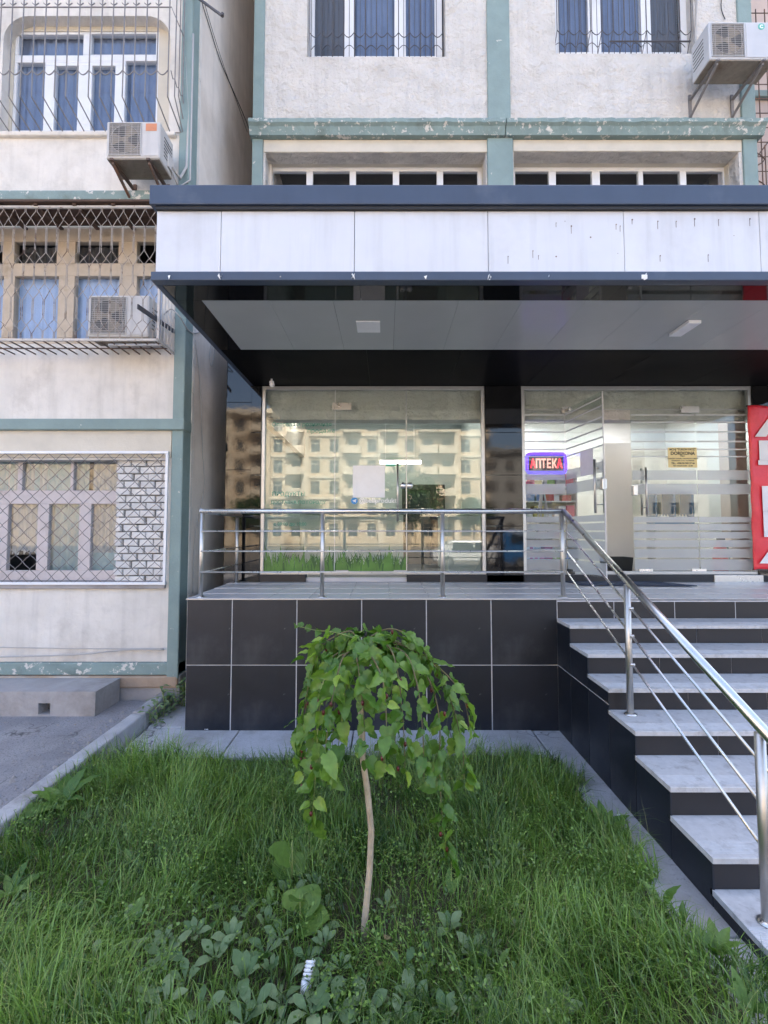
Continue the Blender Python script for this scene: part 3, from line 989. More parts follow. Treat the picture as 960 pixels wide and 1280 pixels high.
st = thing('staircase', (XS, 2.1, 0), 'straight flight of pale stone steps with dark tiled risers at the right', 'staircase')
o_ = wl(st)
nose = [(YP, ZF), (4.369, 1.075), (3.996, .912), (3.635, .748), (3.263, .587), (2.879, .424), (2.527, .255), (2.17, .09)]
XE = 5.6
for i in range(1, 8):
    yn, z = nose[i]
    yb = nose[i - 1][0]
    prof = [(yb + .02, z - .03), (yn - .008, z - .03), (yn - .008, z - .003), (yn - .005, z)]
    for k in range(9):
        y = yn + .025 + k * .012
        prof += [(y, z), (y + .002, z - .0022), (y + .005, z - .0022), (y + .007, z)]
    prof += [(yb + .02, z)]
    sp = MB().prism([(y, zz) for y, zz in prof], 'x', XS - .006, XE).build('tread', 'tread', st)
    MB().box(XS - .001, XE, yn + .009, yb + .02, -.05, z - .031).build('step_core', 'grout', st)
for i in range(8):                              # risers
    yn, z = nose[i]
    zb = (nose[i + 1][1] if i < 7 else 0)
    x = XS
    first = random.choice((.35, .46, .56, .6))
    if i == 0:
        first = .56
    wds = [first] + [.598] * 7
    for w_ in wds:
        if x > XE:
            break
        put('riser_tile', tile(w_ - .003, z - .031 - zb - .001, .012, 'dark2'), st, Vector((x + w_ / 2, yn + .004, (z - .031 + zb) / 2)) - o_)
        x += w_
yb_ = [n[0] for n in nose] + [2.17]
for i in range(1, 8):                           # tiled flank
    y0, y1, z = nose[i][0], nose[i - 1][0], nose[i][1] - .031
    if z > .64:
        put('side_tile', tile(y1 - y0 - .004, .622), st, Vector((XS - .006, (y0 + y1) / 2, .311)) - o_, (0, 0, R(-90)))
        put('side_tile', tile(y1 - y0 - .004, z - .63), st, Vector((XS - .006, (y0 + y1) / 2, (z + .63) / 2)) - o_, (0, 0, R(-90)))
    else:
        put('side_tile', tile(y1 - y0 - .004, z), st, Vector((XS - .006, (y0 + y1) / 2, z / 2)) - o_, (0, 0, R(-90)))

# ------------------------------------------------------------------ stainless railing
rl = thing('handrail', (0, YP + .07, ZF), 'stainless steel railing round the platform and down the left side of the stairs', 'railing')
YR = YP + .075
zr = at(480, 639, YR)[1]
bars = [at(480, y, YR)[1] for y in (664, 689, 715)]
px = [at(x, 690, YR)[0] for x in (252, 403, 553, 703)]
XR = px[3]


def post(x, y, z0, z1, r=.0215):
    p = MB().tube([(x, y, z0), (x, y, z1)], r, 14).build('post', 'steel', rl, smooth=True)
    MB().lathe([(.045, 0), (.045, .006), (.034, .014), (.026, .018)], (x, y, z0), 18).build('base_flange', 'steel2', p, smooth=True)
    return p


for x in px:
    post(x, YR, ZF, zr - .02)
ysd = YW - .16
post(px[0], ysd, ZF + .02, zr - .03)
MB().tube([(px[0] - .01, YR, zr), (XR + .005, YR, zr)], .0255, 14).build('top_rail', 'steel2', rl, smooth=True)
MB().tube([(px[0], YR - .02, zr), (px[0], YR + .01, zr)], .027, 14).build('rail_cap', 'steel2', rl, smooth=True)
MB().tube([(px[0], YR, zr - .002), (px[0], YW + .02, zr - .002)], .0235, 14).build('top_rail', 'steel2', rl, smooth=True)
for z in bars:
    MB().tube([(px[0], YR - .018, z), (XR, YR - .018, z)], .008, 8).build('bar', 'steel2', rl, smooth=True)
for z in bars[:3]:
    MB().tube([(px[0] + .018, YR, z), (px[0] + .018, YW + .02, z)], .008, 8).build('bar', 'steel2', rl, smooth=True)
XR = 1.80
Y2, Y3 = 3.545, 2.325
slope = .468
zt2 = zr - slope * (YR - Y2)
post(XR, Y2, .587, zt2 - .03, .0235)
zt3 = zt2 - slope * (Y2 - Y3)
post(XR, Y3, .09, zt3 - .03, .0235)
Yend = Y3 - .25
MB().tube([(XR, YR + .01, zr + .004), (XR, Yend, zr + .004 - slope * (YR - Yend))], .0265, 16).build('sloping_rail', 'steel2', rl, smooth=True)
for z in bars:
    dz = z - zr
    MB().tube([(XR + .02, YR, z), (XR + .02, Y3 - .02, z - slope * (YR - Y3))], .008, 8).build('sloping_bar', 'steel2', rl, smooth=True)
    c = MB()
    for yy in (Y2,):
        zz_ = z - slope * (YR - yy)
        c.tube([(XR, yy - .02, zz_), (XR + .03, yy - .02, zz_)], .011, 8)
    c.build('bar_clamp', 'steel2', rl, smooth=True)

# ------------------------------------------------------------------ canopy
YCF = 3.478
ZS = 3.815
XC = -1.745
cn = thing('canopy', (1.9, 4.8, ZS), 'deep shop canopy with white fascia panels, slate blue trims and black edged soffit', 'canopy')
z_a, z_b, z_c = at(480, 232, YCF - .04)[1], at(480, 256, YCF - .04)[1], at(480, 339, YCF - .03)[1]
MB().box(XC + .02, XPR, YCF + .03, YM - .16, ZS + .03, z_a - .02).build('body', 'darkgrey', cn)
MB().box(XC - .035, XPR, YCF - .05, YCF + .3, z_b, z_a).build('top_trim', 'navy', cn, bevel=.006)
MB().box(XC - .035, XC + .2, YCF + .303, YM - .18, z_b, z_a).build('top_trim', 'navy', cn, bevel=.006)
MB().box(XC + .003, XPR, YCF - .03, YCF + .02, z_b - .022, z_b - .003).build('shadow_strip', 'black', cn)
MB().box(XC - .02, XPR, YCF - .03, YCF + .05, ZS, z_c).build('bottom_trim', 'navy', cn, bevel=.006)
MB().box(XC - .02, XC + .03, YCF + .053, YW + .1, ZS, z_c).build('bottom_trim', 'navy', cn, bevel=.006)
xs = [XC, -1.253, -.237, .779, 1.813, 2.847, 3.88, 4.9, XPR]
for a, c in zip(xs, xs[1:]):
    MB().box(a + .002, c - .002, YCF, YCF + .028, z_c + .001, z_b - .023).build('fascia_panel', 'fascia', cn, bevel=.002)
ys = [YCF + .03, 4.4, 5.3, YM - .17]
for a, c in zip(ys, ys[1:]):
    MB().box(XC, XC + .018, a + .002, c - .002, z_c + .001, z_b - .001).build('fascia_panel', 'fascia', cn)
# soffit: glossy black border, satin grey panels
sa = onz(252, 376, ZS)
sb = onz(300.6, 437.5, ZS)
xg, yg0, yg1 = sa[0], sa[1], sb[1]
xs = [XC + .03, -1.19, -.2, .8, 1.82, 2.84, 3.86, 4.9, XPR]
for a, c in zip(xs, xs[1:]):
    MB().box(a + .0015, c - .0015, YCF + .052, yg0 - .0015, ZS + .002, ZS + .02).build('border_panel', 'blackpanel', cn)
    MB().box(a + .0015, c - .0015, yg1 + .0015, YW + .1, ZS + .002, ZS + .02).build('border_panel', 'matteblack', cn)
ys = [yg0, 4.3, yg1]
for a, c in zip(ys, ys[1:]):
    MB().box(XC + .031, xg - .0015, a + .001, c - .001, ZS + .002, ZS + .02).build('border_panel', 'blackpanel', cn)
xs = [xg, -.95, -.43, .08, .60, 1.12, 1.64, 2.15, 2.68, 3.2, 3.72, 4.24, 4.76, XPR]
for a, c in zip(xs, xs[1:]):
    MB().box(a + .0012, c - .0012, yg0 + .0015, yg1 - .0015, ZS + .003, ZS + .02).build('soffit_panel', 'soffit', cn)
MB().box(XC + .02, XPR, YCF + .05, YW + .1, ZS + .022, ZS + .03).build('soffit_back', 'black', cn)
for (x0, y0, x1, y1, drop) in ((447, 402, 475, 416, .008), (836, 404, 877, 421, .03)):
    a, c = onz(x0, y1, ZS - drop), onz(x1, y0, ZS - drop)
    f = MB().box(a[0], c[0], c[1], a[1], ZS - drop, ZS + .001).build('soffit_light', 'white', cn, bevel=.004)
# torn bits of the old sign fixings on the bottom trim
b = MB()
for x_, kind in ((275, 1), (350, 0), (441, 1), (530, 0), (610, 1), (683, 0), (805, 2), (213, 0)):
    X, Z = at(x_, 347, YCF - .03)
    for k in range(3 if kind else 1):
        q = [(X + random.uniform(-.02, .02), YCF - .032 - random.uniform(0, .006), Z + random.uniform(-.025, .025)) for _ in range(3)]
        n = len(b.v)
        b.v += q + [(q[0][0] + .006, q[0][1] - .01, q[0][2] + .004)]
        b.f += [(n, n + 1, n + 2), (n, n + 1, n + 3), (n + 1, n + 2, n + 3)]
    if kind == 2:
        b.box(X - .02, X + .022, YCF - .036, YCF - .031, Z - .01, Z + .02)
b.build('torn_bracket', 'white', cn)
# screw holes and rust spots where the old sign letters were fixed
b = MB()
for x_, y_ in ((695, 279), (706, 277), (770, 281), (738, 297), (666, 314), (635, 321), (673, 320), (695, 321), (772, 317), (790, 275), (822, 277), (845, 277), (868, 274), (898, 275), (937, 274), (917, 295), (825, 320), (885, 319), (714, 283), (775, 283)):
    X, Z = at(x_, y_, YCF)
    r_ = random.uniform(.003, .007)
    b.lathe([(r_, -.004), (r_ * .6, -.0045)], (X, YCF, Z), 7, 'y')
    if random.random() < .6:
        b.box(X - .002, X + .001, YCF - .0012, YCF + .001, Z - random.uniform(.02, .06), Z)
b.build('screw_hole', 'rust', cn, kind='stuff')
tag(MB().lathe([(.03, 0), (.03, .02), (.012, .025), (.012, .05)], (at(340, 443, 5.75)[0], 5.75, ZS - .05), 12)
    .tube([(at(340, 443, 5.75)[0], 5.75, ZS - .07), (at(340, 443, 5.75)[0] + .03, 5.66, ZS - .10)], [.028, .03], 12)
    .build('security_camera', 'white', smooth=True), 'small white dome arm security camera under the left end of the canopy', 'camera')

# ------------------------------------------------------------------ shop front
sf = thing('shop_front', (1.6, YW, ZF), 'glazed shop front with two bays between polished black granite columns', 'shop front')
ZG0, ZG1 = at(480, 718, YW)[1], ZS - .005
gx = lambda x: at(x, 600, YW)[0]


def clad(x0, x1, y, z0, z1, seams, name='granite_panel', d_=.03):
    zs = [z0] + seams + [z1]
    for a, c in zip(zs, zs[1:]):
        o = MB().box(x0, x1, y, y + d_, a + .002, c - .002).build(name, 'granite', sf, bevel=.002)


clad(-1.725, gx(327) - .002, YW - .05, ZF + .01, ZS - .004, [2.0, 2.65, 3.2])
clad(gx(606) + .002, gx(652) - .002, YW - .05, ZF + .01, ZS - .004, [2.0, 2.65, 3.2])
clad(gx(941) + .002, XPR, YW - .05, ZF + .01, ZS - .004, [2.0, 2.65, 3.2])
# the panel left of the corner, closing most of the gap
clad(gx(282), -1.732, YW - .02, .0, 4.55, [.9, 2.72, 3.6])
MB().box(gx(282), -1.70, YW + .012, YW + .2, .0, 4.55).build('panel_backing', 'black', sf)
MB().box(gx(282), XPR, 6.76, 6.9, 3.9, 4.7).build('rear_beam', 'black', sf)
# frames
for x0, x1 in ((327, 606), (652, 941)):
    a, c = gx(x0), gx(x1)
    MB().holes(a, c, ZG0, ZG1, YW - .03, YW + .03, [(a + .045, c - .045, ZG0 + .04, ZG1 - .045)]).build('glazing_frame', 'alu', sf, bevel=.004)
# plinths below the glass
for x0, x1 in ((327, 384), (508, 653)):
    MB().box(gx(x0), gx(x1), YW - .05, YW + .05, ZF + .01, ZG0 - .002).build('plinth', 'dark', sf, bevel=.003)
MB().box(gx(384), gx(508), YW - .01, YW + .05, ZF + .01, ZG0 - .04).build('threshold', 'floor', sf)
MB().box(gx(653), gx(890), YW - .06, YW + .05, ZF + .01, ZG0 - .002).build('plinth', 'dark', sf, bevel=.003)
MB().box(gx(884), gx(944), YW - .07, YW + .05, ZF + .01, ZG0 - .004).build('metal_plinth', 'steel2', sf, bevel=.003)


def pane(x0, x1, z0, z1, y=YW, name='glass_pane', par=None):
    return MB().box(x0, x1, y - .005, y + .005, z0, z1).build(name, 'glass', par or sf)


za, zb = ZG0 + .042, ZG1 - .047
lx = [gx(327) + .047, gx(418.5), gx(508), gx(606) - .047]
g_l = pane(lx[0], lx[1] - .003, za, zb)
g_r = pane(lx[2] + .003, lx[3], za, zb)
zt = at(480, 507, YW)[1]
ld = pane(lx[1] + .003, lx[2] - .003, za, zt - .004, name='glass_door')
pane(lx[1] + .003, lx[2] - .003, zt, zb)
MB().box(lx[2] - .006, lx[2] + .006, YW - .014, YW + .014, za, zb).build('glass_joint', 'alu', sf)
MB().box(lx[1] - .003, lx[1] + .003, YW - .007, YW + .007, za, zb).build('glass_joint', 'white', sf)
hx = gx(497)
h0, h1 = at(480, 642, YW)[1], at(480, 580, YW)[1]
b = MB().tube([(hx, YW - .05, h0 - .1), (hx, YW - .05, h1)], .014, 10)
b.tube([(hx, YW - .05, h0), (hx, YW + .01, h0)], .008, 8).tube([(hx, YW - .05, h1 - .08), (hx, YW + .01, h1 - .08)], .008, 8)
b.build('handle', 'steel', ld, smooth=True)
lz = at(480, 607, YW)[1]
b = MB()
for q in (-1, 1):
    b.lathe([(.035, -.02), (.04, -.012), (.04, .012), (.035, .02)], (lx[2] + q * .045, YW - .01, lz), 16, 'y')
b.build('lock', 'steel2', ld, smooth=True)
MB().box(gx(415), gx(439), YW - .018, YW + .018, zt - .06, zt + .035).build('patch_fitting', 'steel2', sf, bevel=.003)
MB().box(gx(420), gx(436), YW - .018, YW + .018, za - .02, za + .012).build('patch_fitting', 'pinkwood', ld, bevel=.003)
MB().box(gx(492), gx(507), YW - .018, YW + .018, za - .02, za + .012).build('patch_fitting', 'pinkwood', ld, bevel=.003)

# stickers on the left bay: white square (its code left out), handle name, faint green lines, printed grass
yq = YW - .0075
q = rect(441, 582, 481, 622, YW)
tag(MB().box(q[0], q[1], yq - .001, yq + .001, q[2], q[3]).build('sticker', 'white'), 'blank white square sticker on the left glass door', 'sticker')
q = rect(439, 622, 447, 630, YW)
c0 = ((q[0] + q[1]) / 2, (q[2] + q[3]) / 2)
lg = thing('sticker', (c0[0], YW - .006, c0[1]), 'round blue paper plane emblem with white name under the white square sticker', 'sticker')
MB().lathe([(.043, -.001), (.043, .001)], (c0[0], YW - .007, c0[1]), 24, 'y').build('disc', 'blueink', lg)
e = .04
b = MB().prism([(c0[0] - .7 * e, c0[1] + .02 * e), (c0[0] + .65 * e, c0[1] + .55 * e), (c0[0] + .4 * e, c0[1] - .6 * e), (c0[0] + .02 * e, c0[1] - .25 * e), (c0[0] - .2 * e, c0[1] - .5 * e), (c0[0] - .22 * e, c0[1] - .13 * e)], 'y', YW - .0095, YW - .0085)
b.build('paper_plane', 'white', lg)
text('name_lettering', '@bellprodukt', .086, 'white', (q[1] + .012, YW - .008, c0[1] - .025), lg, bold=.0015)
gt = thing('sticker', (gx(375), YW - .006, 2.2), 'faint green lettering on the left fixed glass pane', 'sticker')
for s_, x_, y_, h_ in (('Оптовая и розничная', 340, 533, .075), ('продажа', 384, 541, .085), ('ПРОДУКТЫ', 340, 620, .075), ('ДОСТАВКА ПО ГОРОДУ', 338, 630, .06), ('с 09:00 до 19:00', 342, 657, .06), ('БЕЗ ВЫХОДНЫХ', 352, 641, .06)):
    X, Z = at(x_, y_, YW)
    text('lettering', s_, h_, 'tealink', (X, YW - .0065, Z), gt, ext=.0004)
gs = thing('sticker', (gx(420), YW - .006, ZG0), 'printed band of green grass along the foot of the left glazing', 'sticker')
for nm, m_, n, hmax, yo in (('grass_print', 'grassprint2', 230, .24, .0062), ('grass_print', 'grassprint', 120, .29, .0070)):
    b = MB()
    for k in range(n):
        u = random.random()
        x = lx[0] + .004 + u * (lx[2] - lx[0] - .02)
        hgt = random.uniform(.4, 1) * hmax * (1.25 if random.random() < .12 else 1)
        lean = random.uniform(-.09, .09)
        wd_ = random.uniform(.010, .020)
        n0 = len(b.v)
        yy = YW - yo - random.uniform(0, .0006)
        for t in (0, .4, .75):
            b.v += [(x - wd_ * (1 - t * .8) + lean * t * t, yy, za + hgt * t), (x + wd_ * (1 - t * .8) + lean * t * t, yy, za + hgt * t)]
        b.v.append((x + lean, yy, za + hgt))
        b.f += [(n0, n0 + 1, n0 + 3, n0 + 2), (n0 + 2, n0 + 3, n0 + 5, n0 + 4), (n0 + 4, n0 + 5, n0 + 6)]
    b.build(nm, m_, gs)

# right bay: transom, fixed panes, open leaf, closed leaf
zt = at(480, 512, YW)[1]
rx = [gx(652) + .047, gx(707), gx(790), gx(871), gx(941) - .047]
pane(rx[0], rx[4], zt + .004, zb)
pane(rx[0], rx[1] - .003, za, zt - .004)
pane(rx[3] + .003, rx[4], za, zt - .004)
MB().box(rx[0], rx[4], YW - .01, YW + .01, zt - .004, zt + .004).build('glass_joint', 'alu', sf)
rd = pane(rx[2], rx[3] - .003, za - .01, zt - .006, name='glass_door')
for x_, z_ in ((854, zt), (0, 0)):
    if x_:
        MB().box(gx(853), gx(876), YW - .02, YW + .02, z_ - .045, z_ + .04).build('patch_fitting', 'steel2', sf, bevel=.003)
MB().box(gx(795), gx(812), YW - .02, YW + .02, za - .03, za + .03).build('patch_fitting', 'steel2', rd, bevel=.003)
MB().box(gx(860), gx(878), YW - .02, YW + .02, za - .03, za + .03).build('patch_fitting', 'steel2', rd, bevel=.003)
MB().box(gx(704), gx(717), YW - .02, YW + .02, zt - .05, zt + .035).build('patch_fitting', 'steel2', sf, bevel=.003)


def door_hardware(par, hx, y, lxx):
    h0, h1 = at(480, 644, YW)[1], at(480, 585, YW)[1]
    b = MB()
    for s_ in (-1, 1):
        b.tube([(hx, y + s_ * .055, h0), (hx, y + s_ * .055, h1)], .014, 10)
    for z in (h0 + .1, h1 - .1):
        b.tube([(hx, y - .055, z), (hx, y + .055, z)], .008, 8)
    b.build('handle', 'steel', par, smooth=True)
    z = at(480, 613, YW)[1]
    MB().box(lxx - .03, lxx + .03, y - .03, y + .03, z - .065, z + .065).build('lock', 'steel2', par, bevel=.006)


door_hardware(rd, gx(804.5), YW, gx(793))


STRIPES = ((518, 519.6), (527, 528.8), (539, 541), (551, 553), (561, 562.8), (570, 571.6), (588, 600), (605, 618), (646, 653), (655, 663), (665, 673), (675, 684), (686, 697), (699, 713), (714, 718))


def stripes(par, x0, x1, y, z0):
    """frosted film: fine lines above, two bands, then broad bands with thin clear slits"""
    zz = lambda p: at(480, p, YW)[1]
    for t, e in STRIPES:
        MB().box(x0, x1, y - .0066, y - .0058, max(zz(e), z0), zz(t)).build('frosted_stripe', 'frostline' if t < 580 else 'frost', par)


stripes(rd, rx[2] + .004, rx[3] - .006, YW, za)
stripes(sf, rx[3] + .006, rx[4] - .002, YW, za)
stripes(sf, rx[0] + .002, rx[1] - .006, YW, za)
# open leaf, turned outwards on its hinge edge
hp = Vector((rx[1] + .012, YW, 0))
wl_ = rx[2] - rx[1] - .02
od = bpy.data.objects.new('glass_door', MB().box(0, wl_, -.005, .005, za - .01, zt - .006).mesh('glass_door', 'glass'))
COL.objects.link(od)
od.parent = sf
od.location = hp - wl(sf)
od.rotation_euler = (0, 0, R(-83))


def onleaf(b, name, m_, **kw):
    o = put(name, b.mesh(name, m_, smooth=kw.get('smooth', False)), od)
    if kw.get('bevel'):
        bv = o.modifiers.new('bevel', 'BEVEL')
        bv.width, bv.segments = kw['bevel'], 2
    return o


zz = lambda p: at(480, p, YW)[1]
for t, e in STRIPES:
    onleaf(MB().box(.004, wl_ - .004, -.0066, -.0058, max(zz(e), za), zz(t)), 'frosted_stripe', 'frostline' if t < 580 else 'frost')
b = MB()
hxl = wl_ - .10
for s_ in (-1, 1):
    b.tube([(hxl, s_ * .055, zz(644)), (hxl, s_ * .055, zz(585))], .014, 10)
for z in (zz(644) + .1, zz(585) - .1):
    b.tube([(hxl, -.055, z), (hxl, .055, z)], .008, 8)
onleaf(b, 'handle', 'steel', smooth=True)
onleaf(MB().box(wl_ - .05, wl_ + .004, -.028, .028, zz(613) - .06, zz(613) + .06), 'lock', 'steel2', bevel=.006)
onleaf(MB().box(0, .13, -.02, .02, za - .03, za + .03), 'patch_fitting', 'darkgrey', bevel=.003)
onleaf(MB().box(0, .13, -.02, .02, zt - .05, zt - .004), 'patch_fitting', 'steel2', bevel=.003)
onleaf(MB().box(wl_ - .002, wl_ + .004, -.006, .006, za - .01, zt - .006), 'edge_seal', 'grout')
onleaf(MB().box(wl_ - .48, wl_ - .2, -.0085, -.007, zz(600), zz(571)), 'paper_notice', 'white')

# gold plaque on the closed leaf
q = rect(835, 559.5, 871, 584.5, YW - .01)
pq = thing('plaque', ((q[0] + q[1]) / 2, YW - .008, q[2]), 'gold plaque with black lettering on the closed glass door', 'plaque')
MB().box(q[0], q[1], YW - .016, YW - .0075, q[2], q[3]).build('plate', 'gold', pq, bevel=.002)
xm = (q[0] + q[1]) / 2
for s_, h_, dz, bd in (('MCHJ "TURON FAYZ"', .028, .222, .001), ('DORIXONA', .046, .165, .002), ('Filial-1', .02, .142, .0006), ('TOSHKENT SHAHRI, CHILONZOR TUMANI', .0165, .108, .0006),
                       ('XONADON 12 UY, 14-A MAVZE', .0165, .082, .0006), ('TEL.: +998 90 909 37 46', .024, .045, .001), ('ISH VAQTI: 8.00 - 22.00', .02, .014, .0006)):
    text('lettering', s_, h_ * 1.25, 'ink', (xm, YW - .0175, q[2] + dz), pq, bold=bd, align='CENTER', ext=.0004)

# red banner with white letters
YBN = YW - .12
xa, xb_ = at(938.5, 600, YBN)[0], at(938.5, 600, YBN)[0] + .86
z0, z1 = at(945, 712, YBN)[1], at(945, 507, YBN)[1]
bn = thing('banner', ((xa + xb_) / 2, YBN, z0), 'upright red vinyl banner with big white letters at the right edge', 'banner')
b = MB()
nx, nz = 22, 60
for j in range(nz + 1):
    for i in range(nx + 1):
        u, v = i / nx, j / nz
        yy = YBN + .005 * math.sin(v * 31 + u * 4) * math.exp(-u * 2.5) + .003 * math.sin(u * 17 + v * 9) + .004 * math.sin(v * 7)
        b.v.append((xa + (xb_ - xa) * u + .002 * math.sin(v * 40) * (1 - u), yy, z0 + (z1 - z0) * v + .008 * math.sin(u * 14)))
for j in range(nz):
    for i in range(nx):
        k = j * (nx + 1) + i
        b.f.append((k, k + 1, k + nx + 2, k + nx + 1))
o = b.build('sheet', 'red', bn, smooth=True)
sm = o.modifiers.new('thick', 'SOLIDIFY')
sm.thickness = .012
b = MB()
for p in ((.004, z0), (.004, z1)):
    b.box(xa, xb_, YBN + .008, YBN + .03, p[1] - .01, p[1] + .01)
b.build('batten', 'darkgrey', bn)
lh = (z1 - z0) / 6.3
for k, ch in enumerate('АПТЕКА'):
    ytop = [524, 553, 578, 610, 641, 682][k]
    ybot = [545, 575, 607, 638, 670, 703][k]
    zt_, zb_ = at(948, ytop, YBN)[1], at(948, ybot, YBN)[1]
    if k == 0:
        zt_ = zb_ + .30
    hh = zt_ - zb_
    text('letter', ch, hh / .70, 'banwhite', (xa + .075, YBN - .018, zb_), bn, bold=.012, sx=2.1, ext=.001)

# pharmacy light sign inside the window
q = rect(658.5, 567, 707, 591, YW + .12)
nsn = thing('neon_sign', ((q[0] + q[1]) / 2, YW + .12, q[2]), 'lit red lettered sign with blue border hanging inside the pharmacy window', 'sign')
yn = YW + .12
MB().box(q[0], q[1], yn + .02, yn + .035, q[2], q[3]).build('backing', 'black', nsn)
rad = .05
pts = []
for cx_, cz_, a0 in ((q[1] - rad, q[3] - rad, 90), (q[0] + rad, q[3] - rad, 180), (q[0] + rad, q[2] + rad, 270), (q[1] - rad, q[2] + rad, 360)):
    seg = [(cx_ + rad * math.cos(R(a0 - 90 + t * 15)), yn, cz_ + rad * math.sin(R(a0 - 90 + t * 15))) for t in range(7)]
    pts += seg
pts.append(pts[0])
MB().tube(pts, .019, 8, False).build('border_tube', 'neonblue', nsn, smooth=True)
wq = (q[1] - q[0] - .09)
for k, ch in enumerate('АПТЕКА'):
    text('letter', ch, .165, 'neonred' if k in (0, 5) else 'neonpink', (q[0] + .045 + wq * (k + .5) / 6, yn - .004, q[2] + .065), nsn, bold=.004, align='CENTER', ext=.004, sx=.62)

# door mat, bin, extinguisher
q0, q1 = onz(722, 728, ZF + .025), onz(842, 741, ZF + .015)
tag(MB().prism([(2.25, YW - .08), (3.36, YW - .08), (3.62, 5.52), (2.32, 5.62)], 'z', ZF + .024, ZF + .034).build('door_mat', 'mat'), 'dark blue mat on the platform in front of the open door', 'mat')

# ------------------------------------------------------------------ shop interiors (seen through the glass)
def room(x0, x1, y1, wallm, name):
    t = thing(name, ((x0 + x1) / 2, YW + 1, ZF), None, None)
    t['kind'] = 'structure'
    z1 = 4.05
    MB().box(x0, x1, YW + .051, y1, ZF - .05, ZF + .028).build('floor', 'infloor', t)
    MB().box(x0, x1, YW + .051, y1, z1, z1 + .05).build('ceiling', 'inceil', t)
    MB().box(x0 - .05, x0, YW + .051, y1, ZF, z1).build('side_wall', wallm, t)
    MB().box(x1, x1 + .05, YW + .051, y1, ZF, z1).build('side_wall', wallm, t)
    MB().box(x0, x1, y1, y1 + .05, ZF, z1).build('rear_wall', wallm, t)
    return t


ra = room(-1.69, 1.5, 9.3, 'inwall', 'left_shop_room')
MB().box(-1.22, .80, 7.08, 8.05, 4.02, 4.048).build('ceiling_recess', 'indark', ra)


def ceil_lamp(x, y, z, r, label, grp):
    t = thing('ceiling_light', (x, y, z), label, 'ceiling light', grp)
    MB().lathe([(r * 1.15, 0), (r * 1.15, .012), (r, .014)], (x, y, z - .012), 20).build('rim', 'white', t)
    MB().lathe([(r, 0), (r, .004)], (x, y, z - .017), 20).build('diffuser', 'lamp', t)


for x, y in ((.985, 7.36), (-1.42, 8.15), (.97, 8.3), (-1.45, 7.2)):
    ceil_lamp(x, y, 4.05, .10, 'round recessed light lit in the left shop ceiling', 'round lights in the left shop ceiling')
for x, y in ((-.62, 8.3), (.1, 8.3)):
    ceil_lamp(x, y, 4.05, .10, 'round light lit behind the dark ceiling recess of the left shop', 'round lights behind the dark recess')
pl = thing('pendant_light', (.3, 8.2, 3.2), 'long white linear lamp hanging behind the left shop glass', 'pendant light')
MB().box(-.1, .62, 8.2, 8.28, 3.12, 3.17).build('tube', 'tube', pl)
MB().box(-.1, .62, 8.19, 8.29, 3.17, 3.2).tube([(0, 8.24, 3.2), (0, 8.24, 4.02)], .004, 5).tube([(.5, 8.24, 3.2), (.5, 8.24, 4.02)], .004, 5).build('housing', 'white', pl)
# back door of the left shop
x0, x1 = at(509, 660, 9.2)[0] - .1, at(556, 660, 9.2)[0]
zt = at(530, 606, 9.2)[1]
dr = thing('inner_door', ((x0 + x1) / 2, 9.2, ZF), 'dark framed glass door at the back of the left shop', 'door')
MB().holes(x0, x1, ZF + .03, zt, 9.14, 9.22, [(x0 + .09, x1 - .28, ZF + .15, zt - .1)]).build('frame', 'black', dr)
MB().box(x0 + .09, x1 - .28, 9.19, 9.2, ZF + .15, zt - .1).build('pane', 'darkpane', dr)
gx0, gx1 = at(482, 580, 8.9)[0], at(502, 580, 8.9)[0]
tag(MB().box(gx0, gx1, 8.88, 8.9, at(490, 583, 8.9)[1], at(490, 573, 8.9)[1]).build('exit_sign', 'tealink'), 'small dark green sign with pale arrow inside the left shop', 'sign')
MB().prism([(gx0 + .06, at(490, 580.5, 8.88)[1]), (gx0 + .13, at(490, 578, 8.88)[1]), (gx0 + .06, at(490, 575.5, 8.88)[1])], 'y', 8.872, 8.878).build('arrow', 'white', bpy.data.objects['exit_sign'])
ct = thing('counter', (-.5, 8.2, ZF), 'pale counter at the back of the left shop behind printed grass', 'counter')
MB().box(-1.4, .3, 8.0, 8.5, ZF + .03, ZF + .95).build('body', 'inwall', ct, bevel=.01)
MB().box(-1.44, .34, 7.96, 8.54, ZF + .955, ZF + .99).build('worktop', 'shelf', ct, bevel=.004)
tag(MB().box(.95, 1.45, 7.2, 8.6, ZF + .03, ZF + .9).box(.93, 1.46, 7.18, 8.62, ZF + .905, ZF + .93).build('cabinet', 'inwall', bevel=.006), 'low grey cabinet along the right wall of the left shop', 'cabinet')

rb_ = room(1.72, 5.5, 9.2, 'inwall2', 'pharmacy_room')
MB().box(at(757, 600, 7.6)[0], at(795, 600, 7.6)[0] + .15, 7.6, 9.19, ZF, at(770, 554, 7.6)[1]).build('partition', 'beige', rb_)
MB().box(1.73, 5.49, YW + .35, YW + .55, 3.86, 4.048).build('ceiling_beam', 'shelf', rb_)
b = MB()
for k, (x, y) in enumerate(((2.1, YW + .9), (2.15, YW + 2.9), (4.2, YW + .9), (2.4, YW + 2.4), (4.3, YW + 2.3))):
    t = thing('ceiling_light', (x, y, 4.05), 'square flat panel lit in the pharmacy ceiling', 'ceiling light', 'square panels in the pharmacy ceiling')
    MB().box(x - .3, x + .3, y - .15, y + .15, 4.03, 4.049).build('frame', 'white', t)
    MB().box(x - .28, x + .28, y - .13, y + .13, 4.024, 4.0295).build('diffuser', 'lamp2', t)
yc = 7.7
c0 = rect(818, 613, 867, 653, yc)
dc = thing('display_cabinet', ((c0[0] + c0[1]) / 2, yc, ZF), 'blue framed glass cabinet with small white bottles behind the closed glass door', 'cabinet')
xm = (c0[0] + c0[1]) / 2
